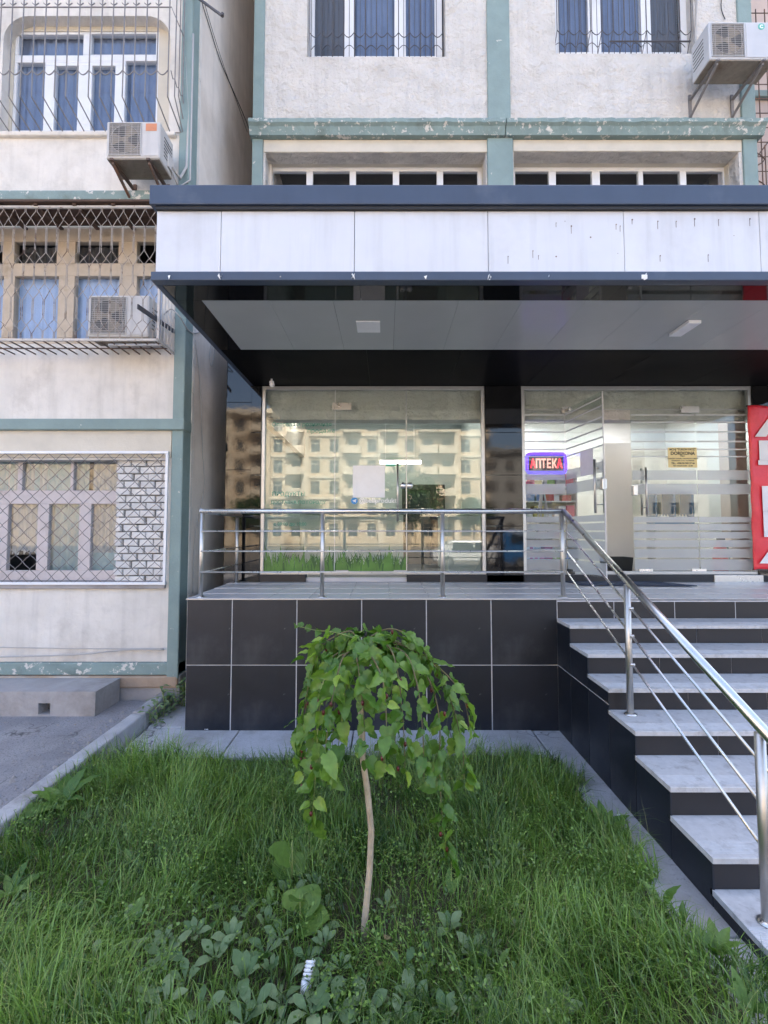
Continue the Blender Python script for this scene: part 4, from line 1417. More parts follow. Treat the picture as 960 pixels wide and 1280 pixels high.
MB().holes(c0[0], c0[1], c0[2] - .03, c0[3], yc - .02, yc + .3, [(c0[0] + .04, xm - .025, c0[2] + .03, c0[3] - .04), (xm + .025, c0[1] - .04, c0[2] + .03, c0[3] - .04)]).build('frame', 'bluebox0', dc, bevel=.01)
MB().box(c0[0] + .02, c0[1] - .02, yc + .31, yc + .32, c0[2], c0[3]).build('back_panel', 'inwall', dc)
MB().box(c0[0] - .02, c0[1] + .02, yc - .03, yc + .32, ZF + .03, c0[2] - .032).build('body', 'shelf', dc)
for k in range(11):
    x = c0[0] + .07 + k * (c0[1] - c0[0] - .14) / 10
    tag(MB().lathe([(.018, 0), (.02, .01), (.02, .07), (.009, .085), (.009, .1)], (x, yc + .1, c0[2] + .031), 9).build('bottle', 'white'), 'small white bottle in a row in the blue framed cabinet', 'bottle', 'bottles in the blue cabinet')
# shelving with packets behind the left pane
sh = thing('shelving', (2.3, 7.2, ZF), 'white shelving with packets behind the neon sign in the pharmacy window', 'shelving')
sx0, sx1, sy = 1.80, 2.75, YW + .75
zs_ = [at(680, y, sy)[1] for y in (699, 672, 646, 626, 608)]
for z in zs_:
    MB().box(sx0, sx1, sy, sy + .32, z - .02, z).build('shelf', 'shelf', sh)
MB().box(sx0, sx1, sy + .33, sy + .35, ZF + .03, zs_[-1] + .35).build('back_panel', 'inwall2', sh)
for x in (sx0 - .02, sx1):
    MB().box(x, x + .02, sy, sy + .33, ZF + .03, zs_[-1] + .2).build('upright', 'shelf', sh)
HUE = dict(banwhite='white', neutral='grey', pinkbox='pink', greenbox='green', whitebox='pale', bluebox='blue', yellowbox='yellow', redbox='red')
pal = ['banwhite', 'neutral', 'pinkbox', 'greenbox', 'whitebox', 'bluebox', 'yellowbox', 'redbox']
MT['neutral'] = M('grey_card', (.35, .35, .35))
MT['pinkbox'] = M('pink_card', (.62, .12, .2))
MT['greenbox'] = M('green_card', (.25, .42, .12))
MT['whitebox'] = M('white_card', (.68, .68, .68))
MT['bluebox'] = M('blue_card', (.12, .2, .42))
MT['yellowbox'] = M('yellow_card', (.55, .45, .15))
MT['redbox'] = M('red_card', (.45, .06, .06))
for z in zs_:
    x = sx0 + .03
    while x < sx1 - .1:
        w_, h_ = random.uniform(.05, .14), random.uniform(.07, .2)
        m_ = random.choice(pal)
        tag(MB().box(x, x + w_, sy + random.uniform(.01, .05), sy + .2, z + .001, z + h_).build('carton', m_, bevel=.002),
            f'small {HUE[m_]} carton standing on the white shelving in the pharmacy window', 'carton', 'cartons on the pharmacy shelving')
        x += w_ + random.uniform(.004, .03)
tk = thing('display_stand', (2.1, YW + .3, ZF), 'pinkish tripod easel standing just inside the pharmacy window', 'easel')
MB().tube([(1.95, YW + .3, ZF + .03), (2.12, YW + .35, 2.55)], .012, 6).tube([(2.32, YW + .3, ZF + .03), (2.14, YW + .35, 2.55)], .012, 6).tube([(2.13, YW + .6, ZF + .03), (2.13, YW + .35, 2.5)], .012, 6).build('legs', 'pinkwood', tk)
q = rect(757, 687, 789, 709, YW + .55)
bn2 = thing('waste_bin', ((q[0] + q[1]) / 2, YW + .6, ZF), 'black plastic bin just inside the open glass door', 'bin')
xm, hw = (q[0] + q[1]) / 2, (q[1] - q[0]) / 2
b = MB()
hz = .27
b.v = [(xm + sx * hw * s_, YW + .62 + sy * .13 * s_, ZF + .03 + z) for z, s_ in ((0, .86), (hz, 1), (hz, .93), (.02, .8)) for sx, sy in ((-1, -1), (1, -1), (1, 1), (-1, 1))]
for k in range(3):
    for i in range(4):
        a, c = k * 4 + i, k * 4 + (i + 1) % 4
        b.f.append((a, c, c + 4, a + 4))
b.f += [(3, 2, 1, 0), (12, 13, 14, 15)]
b.build('body', 'black', bn2)
fe = thing('fire_extinguisher', (at(900, 690, YW + .35)[0], YW + .35, ZF), 'red fire extinguisher standing behind the frosted glass at the right', 'fire extinguisher')
MB().lathe([(.02, 0), (.085, .01), (.09, .03), (.09, .36), (.07, .42), (.03, .46), (.03, .5)], (fe.location.x, YW + .35, ZF + .03), 18).build('cylinder', 'extred', fe, smooth=True)
MB().box(fe.location.x - .03, fe.location.x + .06, YW + .33, YW + .37, ZF + .53, ZF + .57).tube([(fe.location.x + .04, YW + .35, ZF + .54), (fe.location.x + .13, YW + .35, ZF + .4), (fe.location.x + .11, YW + .35, ZF + .15)], .012, 6).build('valve_hose', 'black', fe)
tag(MB().box(at(754, 518, YW + .3)[0], at(761, 518, YW + .3)[0], YW + .3, YW + .36, at(758, 526, YW + .3)[1], at(758, 512, YW + .3)[1]).build('door_sensor', 'black', bevel=.004), 'small black box hanging above the open pharmacy doorway', 'sensor')


# ------------------------------------------------------------------ air conditioners
def make_ac(name_label, x0, x1, z0, z1, y0, dep, wall_y, casing, sticker=None, brackets=True, grey_square=True):
    w_, h_ = x1 - x0, z1 - z0
    t = thing('air_conditioner', ((x0 + x1) / 2, y0, z0), name_label, 'air conditioner')
    MB().box(x0, x1, y0, y0 + dep, z0, z1).build('casing', casing, t, bevel=.012)
    s = h_ * .86
    gx0_, gz0 = x0 + .035, z0 + h_ * .075
    b = MB().holes(gx0_ - .008, gx0_ + s * .97, gz0 - .008, gz0 + s + .008, y0 - .012, y0 + .002, [(gx0_, gx0_ + s * .97 - .008, gz0, gz0 + s)])
    g = b.build('fan_grille', casing, t, bevel=.003)
    MB().box(gx0_, gx0_ + s * .97 - .01, y0 - .0015, y0 + .001, gz0, gz0 + s).build('recess', 'midgrey', t)
    MB().lathe([(.43 * s, -.0022), (.43 * s, -.0018)], (gx0_ + s * .48, y0, gz0 + s * .5), 28, 'y').build('fan_opening', 'darkgrey', t)
    cx_, cz_ = gx0_ + s * .48, gz0 + s * .5
    b = MB()
    n = 17
    for k in range(n):
        z = gz0 + s * (k + .5) / n
        b.box(gx0_, gx0_ + s * .97 - .008, y0 - .008, y0 - .004, z - .0019, z + .0019)
    for k in range(5):
        x = gx0_ + s * .97 * (k + .5) / 5
        b.box(x - .002, x + .002, y0 - .0095, y0 - .008, gz0, gz0 + s)
    for rad in (.44,):
        pts = [(cx_ + rad * s * math.cos(a * math.pi / 14), y0 - .009, cz_ + rad * s * math.sin(a * math.pi / 14)) for a in range(29)]
        b.tube(pts, .0022, 4, False)
    b.build('grille_bars', 'cable', g)
    b = MB()
    for k in range(3):                          # fan
        a0 = k * 2.094 + .5
        for j in range(5):
            a, c = a0 + j * .2, a0 + (j + 1) * .2
            r0, r1 = .10 * s, .42 * s
            y = y0 - .0032
            n = len(b.v)
            b.v += [(cx_ + r0 * math.cos(a), y, cz_ + r0 * math.sin(a)), (cx_ + r1 * math.cos(a), y, cz_ + r1 * math.sin(a)), (cx_ + r1 * math.cos(c), y - .001, cz_ + r1 * math.sin(c)), (cx_ + r0 * math.cos(c), y - .001, cz_ + r0 * math.sin(c))]
            b.f.append((n, n + 1, n + 2, n + 3))
    b.lathe([(.1 * s, -.004), (.06 * s, -.006)], (cx_, y0, cz_), 12, 'y')
    b.build('fan', 'acrust', t)
    px_ = gx0_ + s * .97 + .02
    MB().box(px_, x1 - .012, y0 - .006, y0 + .001, z0 + .02, z1 - .02).build('front_panel', casing, t, bevel=.003)
    for xs_, sg in ((x0 - .003, 1), (x1 + .003, -1)):   # side louvres
        b = MB()
        for k in range(6):
            z = z0 + h_ * (.25 + .1 * k)
            b.box(min(xs_, xs_ + sg * .004), max(xs_, xs_ + sg * .004), y0 + dep * .3, y0 + dep * .9, z, z + .012)
        b.build('side_louvre', 'darkgrey', t)
    MB().box(x1 - .002, x1 + .018, y0 + dep * .55, y0 + dep - .02, z0 + h_ * .12, z0 + h_ * .5).build('valve_cover', casing, t, bevel=.006)
    MB().box(x0 + .01, x1 - .01, y0 + .01, y0 + dep - .01, z0 - .012, z0 + .002).build('base_pan', 'acrust', t)
    if sticker:
        MB().box(px_ + w_ * .05, x1 - w_ * .06, y0 - .0085, y0 - .0065, z1 - h_ * .27, z1 - h_ * .07).build('sticker', sticker, t)
    if brackets:
        for x in (x0 + w_ * .12, x1 - w_ * .2):
            b = MB().box(x - .018, x + .018, y0 - .02, wall_y, z0 - .035, z0 - .012)
            b.box(x - .018, x + .018, wall_y - .02, wall_y, z0 - .55 * h_, z0 + .05)
            p0, p1 = Vector((x - .012, y0 + .01, z0 - .035)), Vector((x - .012, wall_y - .012, z0 - h_ * .5))
            b.obox(p0, (.024, 0, 0), p1 - p0, (0, 0, -.028))
            b.build('bracket', 'rust' if casing == 'acwhite' else 'greybar', t)
    return t


YA = YL - .47
q = rect(133, 152, 200, 197.5, YA)
make_ac('greyish air conditioner with orange sticker below the top left window', q[0], q[1], q[2], q[3], YA, .31, YL, 'acwhite', 'orange')
b = MB().tube([(q[1] + .02, YA + .25, q[2] + .1), (q[1] + .08, YA + .32, q[2] + .02), (q[1] + .10, YL - .03, q[2] + .25), (q[1] + .11, YL - .02, q[3] + .5), (q[1] + .06, YL - .02, q[3] + 1.2)], .016, 7)
b.tube([(q[1] + .02, YA + .25, q[2] + .06), (q[1] + .06, YA + .33, q[2] - .08), (q[1] + .14, YL - .02, q[2] + .1), (q[1] + .14, YL - .02, q[3] + 1.5)], .011, 7)
tag(b.build('coolant_pipe', 'cable', smooth=True), 'pale pipes climbing the wall from the air conditioner with the orange sticker', 'pipe')
YA2 = YL - .33
q = rect(110, 369, 186, 421, YA2)
make_ac('worn air conditioner inside the hexagonal wire cage', q[0], q[1], q[2], q[3], YA2, .24, YL, 'acwhite', None, False)
YA3 = YM - .55
q = rect(886, 27.5, 970, 74, YA3)
a3 = make_ac('light grey air conditioner on angled brackets at the upper right corner', q[0], q[1], q[2], q[3], YA3, .33, YM, 'acgrey', None)
MB().lathe([(.042, -.002), (.042, 0)], (at(951, 34, YA3)[0], YA3 - .007, at(951, 34, YA3)[1]), 20, 'y').build('sticker', 'green', a3)
text('lettering', 'C', .06, 'white', (at(951, 34, YA3)[0] - .021, YA3 - .0095, at(951, 34, YA3)[1] - .02), a3, bold=.003, ext=.0003)

# ------------------------------------------------------------------ poles and cables
b = MB()
p0, p1 = Vector((*[at(171, 386, YL - .75)[0]], YL - .75, at(171, 386, YL - .75)[1])), Vector((at(217, 417, YL - .02)[0], YL - .02, at(217, 417, YL - .02)[1]))
b.obox(p0, (.012, 0, .0), p1 - p0, (0, .004, .05))
tag(b.build('steel_arm', 'darkbar'), 'dark flat steel arm sticking out beside the hexagonal cage', 'bracket')
b = MB()
p0, p1 = Vector((at(240, -6, YL)[0], YL - .02, at(240, -6, YL)[1])), Vector((at(280, 26, YL - .3)[0], YL - .35, at(280, 26, YL - .3)[1]))
b.tube([p0, p1], .016, 7).lathe([(.018, 0), (.018, .03)], tuple(p1), 8)
tag(b.build('steel_arm', 'darkbar'), 'dark pole sticking out of the top of the left building corner', 'pole')


def cable(pts, r, m, label):
    p = []
    n = len(pts)
    P4 = [pts[0]] + pts + [pts[-1]]
    for i in range(1, n):                        # Catmull-Rom
        a, b_, c, d_ = (Vector(P4[i - 1]), Vector(P4[i]), Vector(P4[i + 1]), Vector(P4[i + 2]))
        for t in range(6):
            u = t / 6
            p.append(.5 * ((2 * b_) + (c - a) * u + (2 * a - 5 * b_ + 4 * c - d_) * u * u + (3 * b_ - a - 3 * c + d_) * u ** 3))
    p.append(Vector(pts[-1]))
    return tag(MB().tube(p, r, 6).build('cable', m, smooth=True), label, 'cable')


def onside(x, y, off=.012):
    """point on the left building's return wall (x = XL) seen at the photo pixel"""
    c, s = math.cos(R(PITCH)), math.sin(R(PITCH))
    yy = (CY - y) / FPX
    t = (XL + off) / ((x - CX) / FPX)
    return (XL + off, (c - s * yy) * t, EYE + (s + c * yy) * t)


cable([onside(244, 425), onside(250, 480), onside(253, 560), onside(255, 610), onside(245, 660), onside(242, 700), onside(241, 742)], .006, 'cable', 'thin pale cable running down the grey side wall behind the railing')
cable([(at(205, 398, YL - .1)[0], YL - .1, at(205, 398, YL)[1]), (at(214, 394, YL - .15)[0], YL - .15, at(214, 394, YL)[1]), onside(224, 395), onside(240, 416), onside(262, 408), onside(268, 390)], .007, 'cable', 'looping pale cable between the cage corner and the canopy')
cable([onside(264, 430), onside(262, 445), onside(264, 458), onside(268, 440), onside(269, 425)], .005, 'cable', 'short hanging loop of cable on the side wall under the canopy edge')
cable([onside(252, 2), onside(262, 34), onside(275, 75), onside(290, 110), onside(303, 140), onside(311, 160)], .006, 'blackcable', 'dark cable slanting down the upper side wall into the gap')
cable([onside(255, 2), onside(268, 46), onside(283, 92), onside(297, 130), onside(309, 165)], .004, 'blackcable', 'thinner dark cable beside the one slanting into the gap')
cable([(at(-20, 826, YL - .05)[0], YL - .06, at(0, 820, YL)[1]), (at(90, 818, YL - .05)[0], YL - .06, at(90, 817, YL)[1]), (at(160, 811, YL)[0], YL - .05, at(160, 811, YL)[1]), (at(207, 811, YL)[0], YL - .05, at(207, 811, YL)[1])], .008, 'cable', 'grey cable sagging along the foot of the left facade')
cable([(at(-20, 810, YL)[0], YL - .03, at(0, 808, YL)[1]), (at(100, 810, YL)[0], YL - .03, at(100, 810, YL)[1]), (at(206, 811, YL)[0], YL - .03, at(206, 810, YL)[1])], .005, 'cable', 'thin straight cable along the foot of the left facade')
cable([(at(905, 26, YM)[0], YM - .02, at(905, 26, YM)[1]), (at(900, 8, YM)[0], YM - .02, at(900, 8, YM)[1]), (at(906, -30, YM)[0], YM - .02, at(906, -30, YM)[1])], .006, 'blackcable', 'dark cable rising from the upper right air conditioner')
cable([(at(870, 115, YM)[0], YM - .02, at(870, 115, YM)[1]), (at(868, 60, YM)[0], YM - .02, at(868, 60, YM)[1]), (at(871, -30, YM)[0], YM - .02, at(871, -30, YM)[1])], .012, 'cable', 'pale pipe beside the upper right window')

# ------------------------------------------------------------------ across the street (seen in the reflections, sunlit)
YO = -49.0
ob = thing('apartment_building', (0, YO, 0), 'sunlit sandstone apartment block with pilasters across the street', 'building')
fl = 2.75
wins = []
xs_w = []
x = -24.5
while x < 12.5:
    xs_w.append(x)
    x += 2.45
for f in range(6):
    for x in xs_w:
        wins.append((x, x + 1.25, 1.2 + f * fl, 2.95 + f * fl))
b = MB().holes(-26, 13.5, 0, 17.2, YO - .4, YO, wins)
b.build('wall', 'sand', ob)
MB().box(-26, 13.5, YO - 12, YO - .41, 0, 17.1).build('body', 'darkpane', ob)
b = MB().box(-26.6, 14.1, YO - .5, YO + .9, 17.2, 17.75).box(-26.3, 13.8, YO - .4, YO + .4, 16.85, 17.2)
b.build('cornice', 'sandlight', ob)
for f in range(1, 6):
    MB().box(-26.1, 13.6, YO - .1, YO + .18, .55 + f * fl, .85 + f * fl).build('string_course', 'sandlight', ob)
fm = MB().holes(-.625, .625, 0, 1.75, -.3, -.16, [(-.55, -.03, .08, 1.2), (.03, .55, .08, 1.2), (-.55, .55, 1.28, 1.68)])
fme = fm.mesh('window', 'wood')
pme = MB().box(-.6, .6, -.25, -.24, .05, 1.7).mesh('pane', 'darkpane')
for wn in wins:
    o = put('window', fme, ob, (( wn[0] + wn[1]) / 2, 0, wn[2]))
    put('pane', pme, o)
for i, x in enumerate(xs_w):
    if i % 2 == 0:
        MB().box(x - .95, x - .25, YO - .05, YO + .42, 0, 16.85).build('pilaster', 'sandlight' if i % 4 else 'sand', ob)
for i in (1, 3, 5, 8, 10, 12, 13):
    if i < len(xs_w):
        for f in range(1, 6):
            x = xs_w[i]
            bb = MB().box(x - .5, x + 1.75, YO + .02, YO + 1.1, .95 + f * fl, 1.08 + f * fl).box(x - .5, x + 1.75, YO + 1.0, YO + 1.1, 1.08 + f * fl, 1.95 + f * fl)
            bb.box(x - .5, x - .42, YO + .02, YO + 1.0, 1.08 + f * fl, 1.95 + f * fl).box(x + 1.67, x + 1.75, YO + .02, YO + 1.0, 1.08 + f * fl, 1.95 + f * fl)
            bb.build('balcony', 'sandlight', ob)
ob2 = thing('apartment_building', (30, -55, 0), 'lower grey sunlit block further along the street', 'building')
w2 = [(14.6 + k * 2.6, 15.8 + k * 2.6, 1.3 + f * 3, 3 + f * 3) for f in range(4) for k in range(12)]
MB().holes(13.6, 46, 0, 13.2, -55.4, -55, w2).build('wall', 'greyblock', ob2)
MB().box(13.6, 46, -66, -55.5, 0, 13.1).build('body', 'darkpane', ob2)
MB().box(13.4, 46.2, -55.5, -54.3, 13.2, 13.7).build('cornice', 'greyblock', ob2)
for wn in w2:
    o = put('window', fme, ob2, ((wn[0] + wn[1]) / 2 - 30, 0, wn[2]))
    put('pane', pme, o)
ob3 = thing('apartment_building', (-50, -52, 0), 'far sunlit block at the end of the opposite row', 'building')
MB().box(-75, -28, -62, -52, 0, 15).build('wall', 'sand', ob3)


# trees across the street
def crown_mesh(seed, n, rx, rz):
    r = np.random.default_rng(seed)
    cl = r.normal(size=(38, 3))
    cl /= np.linalg.norm(cl, axis=1)[:, None]
    cl *= (.45 + .55 * r.random((38, 1)))
    c = cl[r.integers(0, 38, n)] * [rx, rx, rz] + r.normal(size=(n, 3)) * [.38, .38, .32]
    u = r.normal(size=(n, 3))
    u /= np.linalg.norm(u, axis=1)[:, None]
    v = np.cross(u, r.normal(size=(n, 3)))
    v /= np.linalg.norm(v, axis=1)[:, None]
    s_ = (.10 + .12 * r.random((n, 1)))
    V = np.stack([c - u * s_, c + v * s_ * .6, c + u * s_, c - v * s_ * .6], 1).reshape(-1, 3)
    F = np.arange(4 * n).reshape(-1, 4)
    me = bpy.data.meshes.new('crown')
    me.from_pydata(V.tolist(), [], F.tolist())
    a = me.attributes.new('rnd', 'FLOAT', 'POINT')
    a.data.foreach_set('value', np.repeat(r.random(n), 4).astype(np.float32))
    me.materials.append(MT['crown'])
    return me


cms = [crown_mesh(k, 3500, 2.3, 2.0) for k in range(2)]
trm = MB().tube([(0, 0, 0), (.1, 0, 2.2), (0, .1, 3.8), (.1, .1, 5)], [.17, .14, .1, .05], 8).mesh('trunk', 'bark')
for k, (x, y, s_) in enumerate(((-21, -38, 1.0), (-15, -40, .9), (-8.5, -38, .8), (2.2, -33, 1.25), (9.5, -39, .85), (17, -38, 1.0), (25, -39, 1.1))):
    t = thing('street_tree', (x, y, -.05), 'leafy street tree in front of the sunlit block across the street', 'tree', 'street trees across the road')
    a, c = put('trunk', trm, t), put('crown', cms[k % 2], t, (0, 0, 4.4), (0, 0, k * 1.3))
    t.scale = (s_, s_, s_)


def car(x, y, h, ln, paint, label, cat, van=False):
    t = thing('parked_car' if not van else 'parked_van', (x, y, -.03), label, cat)
    if van:
        prof = [(-ln / 2, .35), (ln / 2, .35), (ln / 2, .95), (ln / 2 - .5, 1.1), (ln / 2 - 1.1, h - .1), (ln / 2 - 1.5, h), (-ln / 2 + .15, h), (-ln / 2, h - .25)]
    else:
        prof = [(-ln / 2, .35), (ln / 2, .35), (ln / 2, .75), (ln / 2 - .9, .95), (ln / 2 - 1.6, h), (-ln / 2 + 1.0, h), (-ln / 2 + .35, .98), (-ln / 2, .9)]
    MB().prism([(x + a, z) for a, z in prof], 'y', y - .85, y + .85).build('body', paint, t, bevel=.08)
    z0, z1 = h - .62, h - .12
    for a, c in ((-ln / 2 + (.3 if van else 1.0), -.1), (0, ln / 2 - 1.65)):
        MB().prism([(x + a, z0), (x + c + .25, z0), (x + c, z1), (x + a + .1, z1)], 'y', y + .852, y + .862).build('side_window', 'darkpane', t)
    for a in (-ln / 2 + .8, ln / 2 - .85):
        wm = MB().lathe([(.2, -.1), (.32, -.09), (.32, .09), (.2, .1)], (x + a, y + .8, .32), 20, 'y').build('wheel', 'tyre', t, smooth=True)
        MB().lathe([(.19, 0), (.17, .02)], (x + a, y + .89, .32), 14, 'y').build('rim', 'steel', wm)
    for a in (ln / 2,):
        MB().box(x + a - .05, x + a + .02, y + .45, y + .75, .62, .78).build('headlight', 'white', t)


car(8.2, -12.5, 1.95, 4.6, 'carblue', 'blue van parked on the road behind the camera', 'van', True)
car(4.6, -13.5, 1.45, 4.3, 'carwhite', 'white saloon car parked on the road behind the camera', 'car')


# ------------------------------------------------------------------ vegetation
def leaf_mesh(name, m, outline, L, W, fold=.25, droop=.25, waves=0, wamp=0, rows=9, seed=0, cols=(-1, -.5, 0, .5, 1)):
    """leaf blade along +x with its face up (+z): folded on the midrib, drooping, wavy edge; outline(t) = half width 0..1"""
    r = random.Random(seed)
    V, F = [], []
    ph = r.uniform(0, 6)
    for j in range(rows + 1):
        t = j / rows
        x = L * (t - droop * .25 * t * t)
        zc = -droop * L * t * t * .7
        for c in cols:
            wd_ = outline(t) * W * (1 + .05 * r.uniform(-1, 1) + (.05 if j % 2 else -.05) * (rows > 10 and abs(c) == 1))
            y = c * wd_ + .03 * W * math.sin(t * 5 + ph)
            z = zc + abs(c) * wd_ * fold + wamp * math.sin(t * waves * 6.28 + ph + (1.5 if c > 0 else 0)) * abs(c) * (.3 + t * .7)
            xx = x - (abs(c) ** 2) * .08 * L * max(0, 1 - t * 4)
            V.append((xx, y, z))
    k = len(cols)
    for j in range(rows):
        for i in range(k - 1):
            a = j * k + i
            F.append((a, a + k, a + k + 1, a + 1))
    n = len(V)                                   # stalk
    st_ = L * .16
    V += [(-st_, -.0012, .004), (-st_, .0012, .004), (0, .0016, 0), (0, -.0016, 0)]
    F.append((n, n + 3, n + 2, n + 1))
    me = bpy.data.meshes.new(name)
    me.from_pydata(V, [], F)
    me.polygons.foreach_set('use_smooth', [True] * len(F))
    me.materials.append(MT[m])
    me.update()
    return me


def curve(*pts):
    def f(t):
        for (a, u), (c, v) in zip(pts, pts[1:]):
            if t <= c:
                return u + (v - u) * (t - a) / (c - a)
        return pts[-1][1]
    return f


ovate = curve((0, .42), (.07, .84), (.2, 1), (.38, .95), (.58, .72), (.78, .38), (.9, .15), (1, .01))
lobed = curve((0, .4), (.07, .8), (.2, 1), (.32, .86), (.42, .58), (.52, .78), (.62, .70), (.8, .36), (.91, .14), (1, .01))
narrow = curve((0, .3), (.08, .66), (.22, .86), (.42, .8), (.6, .58), (.8, .3), (.92, .12), (1, .01))
heart = lambda t: (.62 + 3.6 * t) if t < .1 else (.98 * math.sin(math.pi * min(1, (t + .32) / 1.36)) ** .9 + .02 if t < .97 else .03)
oval = lambda t: .12 + .88 * math.sin(math.pi * (t ** .8) * .96 + .02) if t < .98 else .05
spoon = lambda t: .14 + .86 * math.sin(math.pi * min(1, t ** 1.5)) if t < .98 else .08
lance = lambda t: .06 + .94 * math.sin(math.pi * t ** .75) if t < .99 else .02
mul = [leaf_mesh('leaf', 'leaf', (ovate, lobed, narrow, ovate, ovate, lobed)[k], (.105, .11, .11, .095, .12, .10)[k], (.036, .040, .034, .033, .042, .036)[k], .12 + .09 * k, .1 + .11 * k, 2.5, .005, 13, k) for k in range(6)]
mulY = [leaf_mesh('leaf', 'younglf', ovate, .085, .028, .35, .3, 2.5, .003, 11, 9)]


def aim(dirv, nrm):
    """rotation whose x axis is dirv and whose z axis is as near nrm as can be"""
    x = Vector(dirv).normalized()
    z = Vector(nrm)
    z = (z - x * z.dot(x))
    z = z.normalized() if z.length > 1e-5 else x.orthogonal().normalized()
    y = z.cross(x)
    return Matrix((x, y, z)).transposed().to_euler()


TB = onz(457, 1170, .05)
tx, ty = TB
tr = thing('mulberry_tree', (tx, ty, .03), 'small weeping mulberry tree with a pale bare trunk standing in the lawn', 'tree')
tp = lambda x, y: (at(x, y, ty)[0], at(x, y, ty)[1])
pts = []
for x, y, dy in ((455, 1178, 0), (456, 1150, 0), (462, 1090, .01), (464, 1040, .015), (459, 990, .02), (453, 950, .02), (451, 900, .02), (450, 850, .02), (449, 812, .03)):
    X, Z = tp(x, y)
    pts.append((X, ty + dy, Z))
MB().tube(pts, [.018, .0155, .0150, .0148, .0145, .014, .0135, .0135, .012], 10).build('trunk', 'bark', tr, smooth=True)
top = Vector(pts[-1])
rt = random.Random(5)
leaf_spots = []


def branch(ctrl, r0=.0052, m='twig', every=.0245, skip=.03, young=.12, size=1.0):
    p, n = [], len(ctrl)
    C4 = [ctrl[0]] + ctrl + [ctrl[-1]]
    for i in range(1, n):
        a, b_, c, d_ = (Vector(C4[i - 1]), Vector(C4[i]), Vector(C4[i + 1]), Vector(C4[i + 2]))
        for t in range(8):
            u = t / 8
            p.append(.5 * ((2 * b_) + (c - a) * u + (2 * a - 5 * b_ + 4 * c - d_) * u * u + (3 * b_ - a - 3 * c + d_) * u ** 3))
    p.append(Vector(ctrl[-1]))
    MB().tube(p, [r0 * (1 - .75 * i / (len(p) - 1)) for i in range(len(p))], 6).build('branch', m, tr, smooth=True)
    dist, nxt, side = 0, skip, 1
    for i in range(1, len(p)):
        seg = p[i] - p[i - 1]
        while dist + seg.length > nxt:
            q = p[i - 1] + seg * ((nxt - dist) / max(seg.length, 1e-6))
            leaf_spots.append((q, seg.normalized(), side, size, nxt > .86 * 9 and False or rt.random() < young))
            side = -side
            nxt += every * rt.uniform(.75, 1.25)
        dist += seg.length
    leaf_spots.append((p[-1], (p[-1] - p[-2]).normalized(), 0, size * .8, True))


def px3(lst):
    """branch line given as photo x, y and how far it stands in front of (-) or behind (+) the trunk"""
    return [(at(x, y, ty + dy)[0], ty + dy, at(x, y, ty + dy)[1]) for x, y, dy in lst]


B = [
    [(449, 815, .03), (440, 798, .0), (415, 790, -.05), (395, 788, -.08), (374, 783, -.1)],
    [(449, 815, .03), (455, 803, 0), (440, 835, -.12), (430, 875, -.16), (424, 925, -.17), (415, 975, -.17)],
    [(449, 812, .03), (470, 800, 0), (490, 815, -.1), (500, 860, -.2), (505, 920, -.24), (506, 960, -.25)],
    [(449, 812, .03), (480, 800, .03), (525, 818, 0), (560, 845, -.03), (580, 875, -.05), (588, 915, -.06)],
    [(449, 812, .03), (490, 812, .0), (530, 840, -.08), (548, 890, -.12), (550, 960, -.13), (553, 1030, -.14), (560, 1070, -.14)],
    [(449, 815, .03), (425, 815, 0), (405, 835, -.04), (395, 875, -.06), (388, 925, -.07), (380, 975, -.08)],
    [(449, 815, .03), (425, 820, -.05), (405, 850, -.14), (398, 900, -.18), (395, 960, -.19), (390, 1025, -.19)],
    [(449, 815, .03), (445, 815, -.08), (450, 850, -.2), (455, 900, -.25), (457, 945, -.26)],
    [(449, 815, .03), (462, 818, -.1), (478, 850, -.22), (483, 905, -.27), (480, 955, -.28)],
    [(449, 812, .03), (420, 805, .12), (392, 835, .2), (382, 890, .24), (376, 950, .25)],
    [(449, 812, .03), (480, 798, .15), (530, 820, .22), (560, 860, .26), (570, 930, .27)],
    [(449, 812, .03), (460, 795, .2), (480, 815, .32), (490, 870, .36), (495, 940, .37)],
    [(449, 812, .03), (440, 800, .18), (425, 825, .3), (418, 880, .34), (415, 945, .35)],
    [(449, 812, .03), (505, 805, .06), (545, 835, .08), (565, 880, .08), (578, 935, .08), (580, 975, .08)],
    [(449, 812, .03), (500, 812, -.05), (520, 850, -.17), (528, 910, -.21), (530, 975, -.22)],
    [(449, 812, .03), (430, 820, -.1), (418, 860, -.22), (410, 910, -.26), (405, 950, -.27)],
    [(449, 812, .03), (465, 795, .02), (490, 786, .0), (520, 800, -.03), (535, 825, -.05)],
    [(449, 812, .03), (440, 790, .03), (420, 795, .03), (400, 812, .02), (385, 860, .02), (374, 925, .02)],
]
for k, c in enumerate(B):
    branch(px3(c), .0052 if k else .004, 'greentwig' if k in (0, 1, 6) else 'twig', young=.5 if k == 0 else .07, size=.78 if k == 0 else 1.0)
rt.shuffle(leaf_spots)
cen = Vector((top.x, top.y, top.z - .25))
spots = []
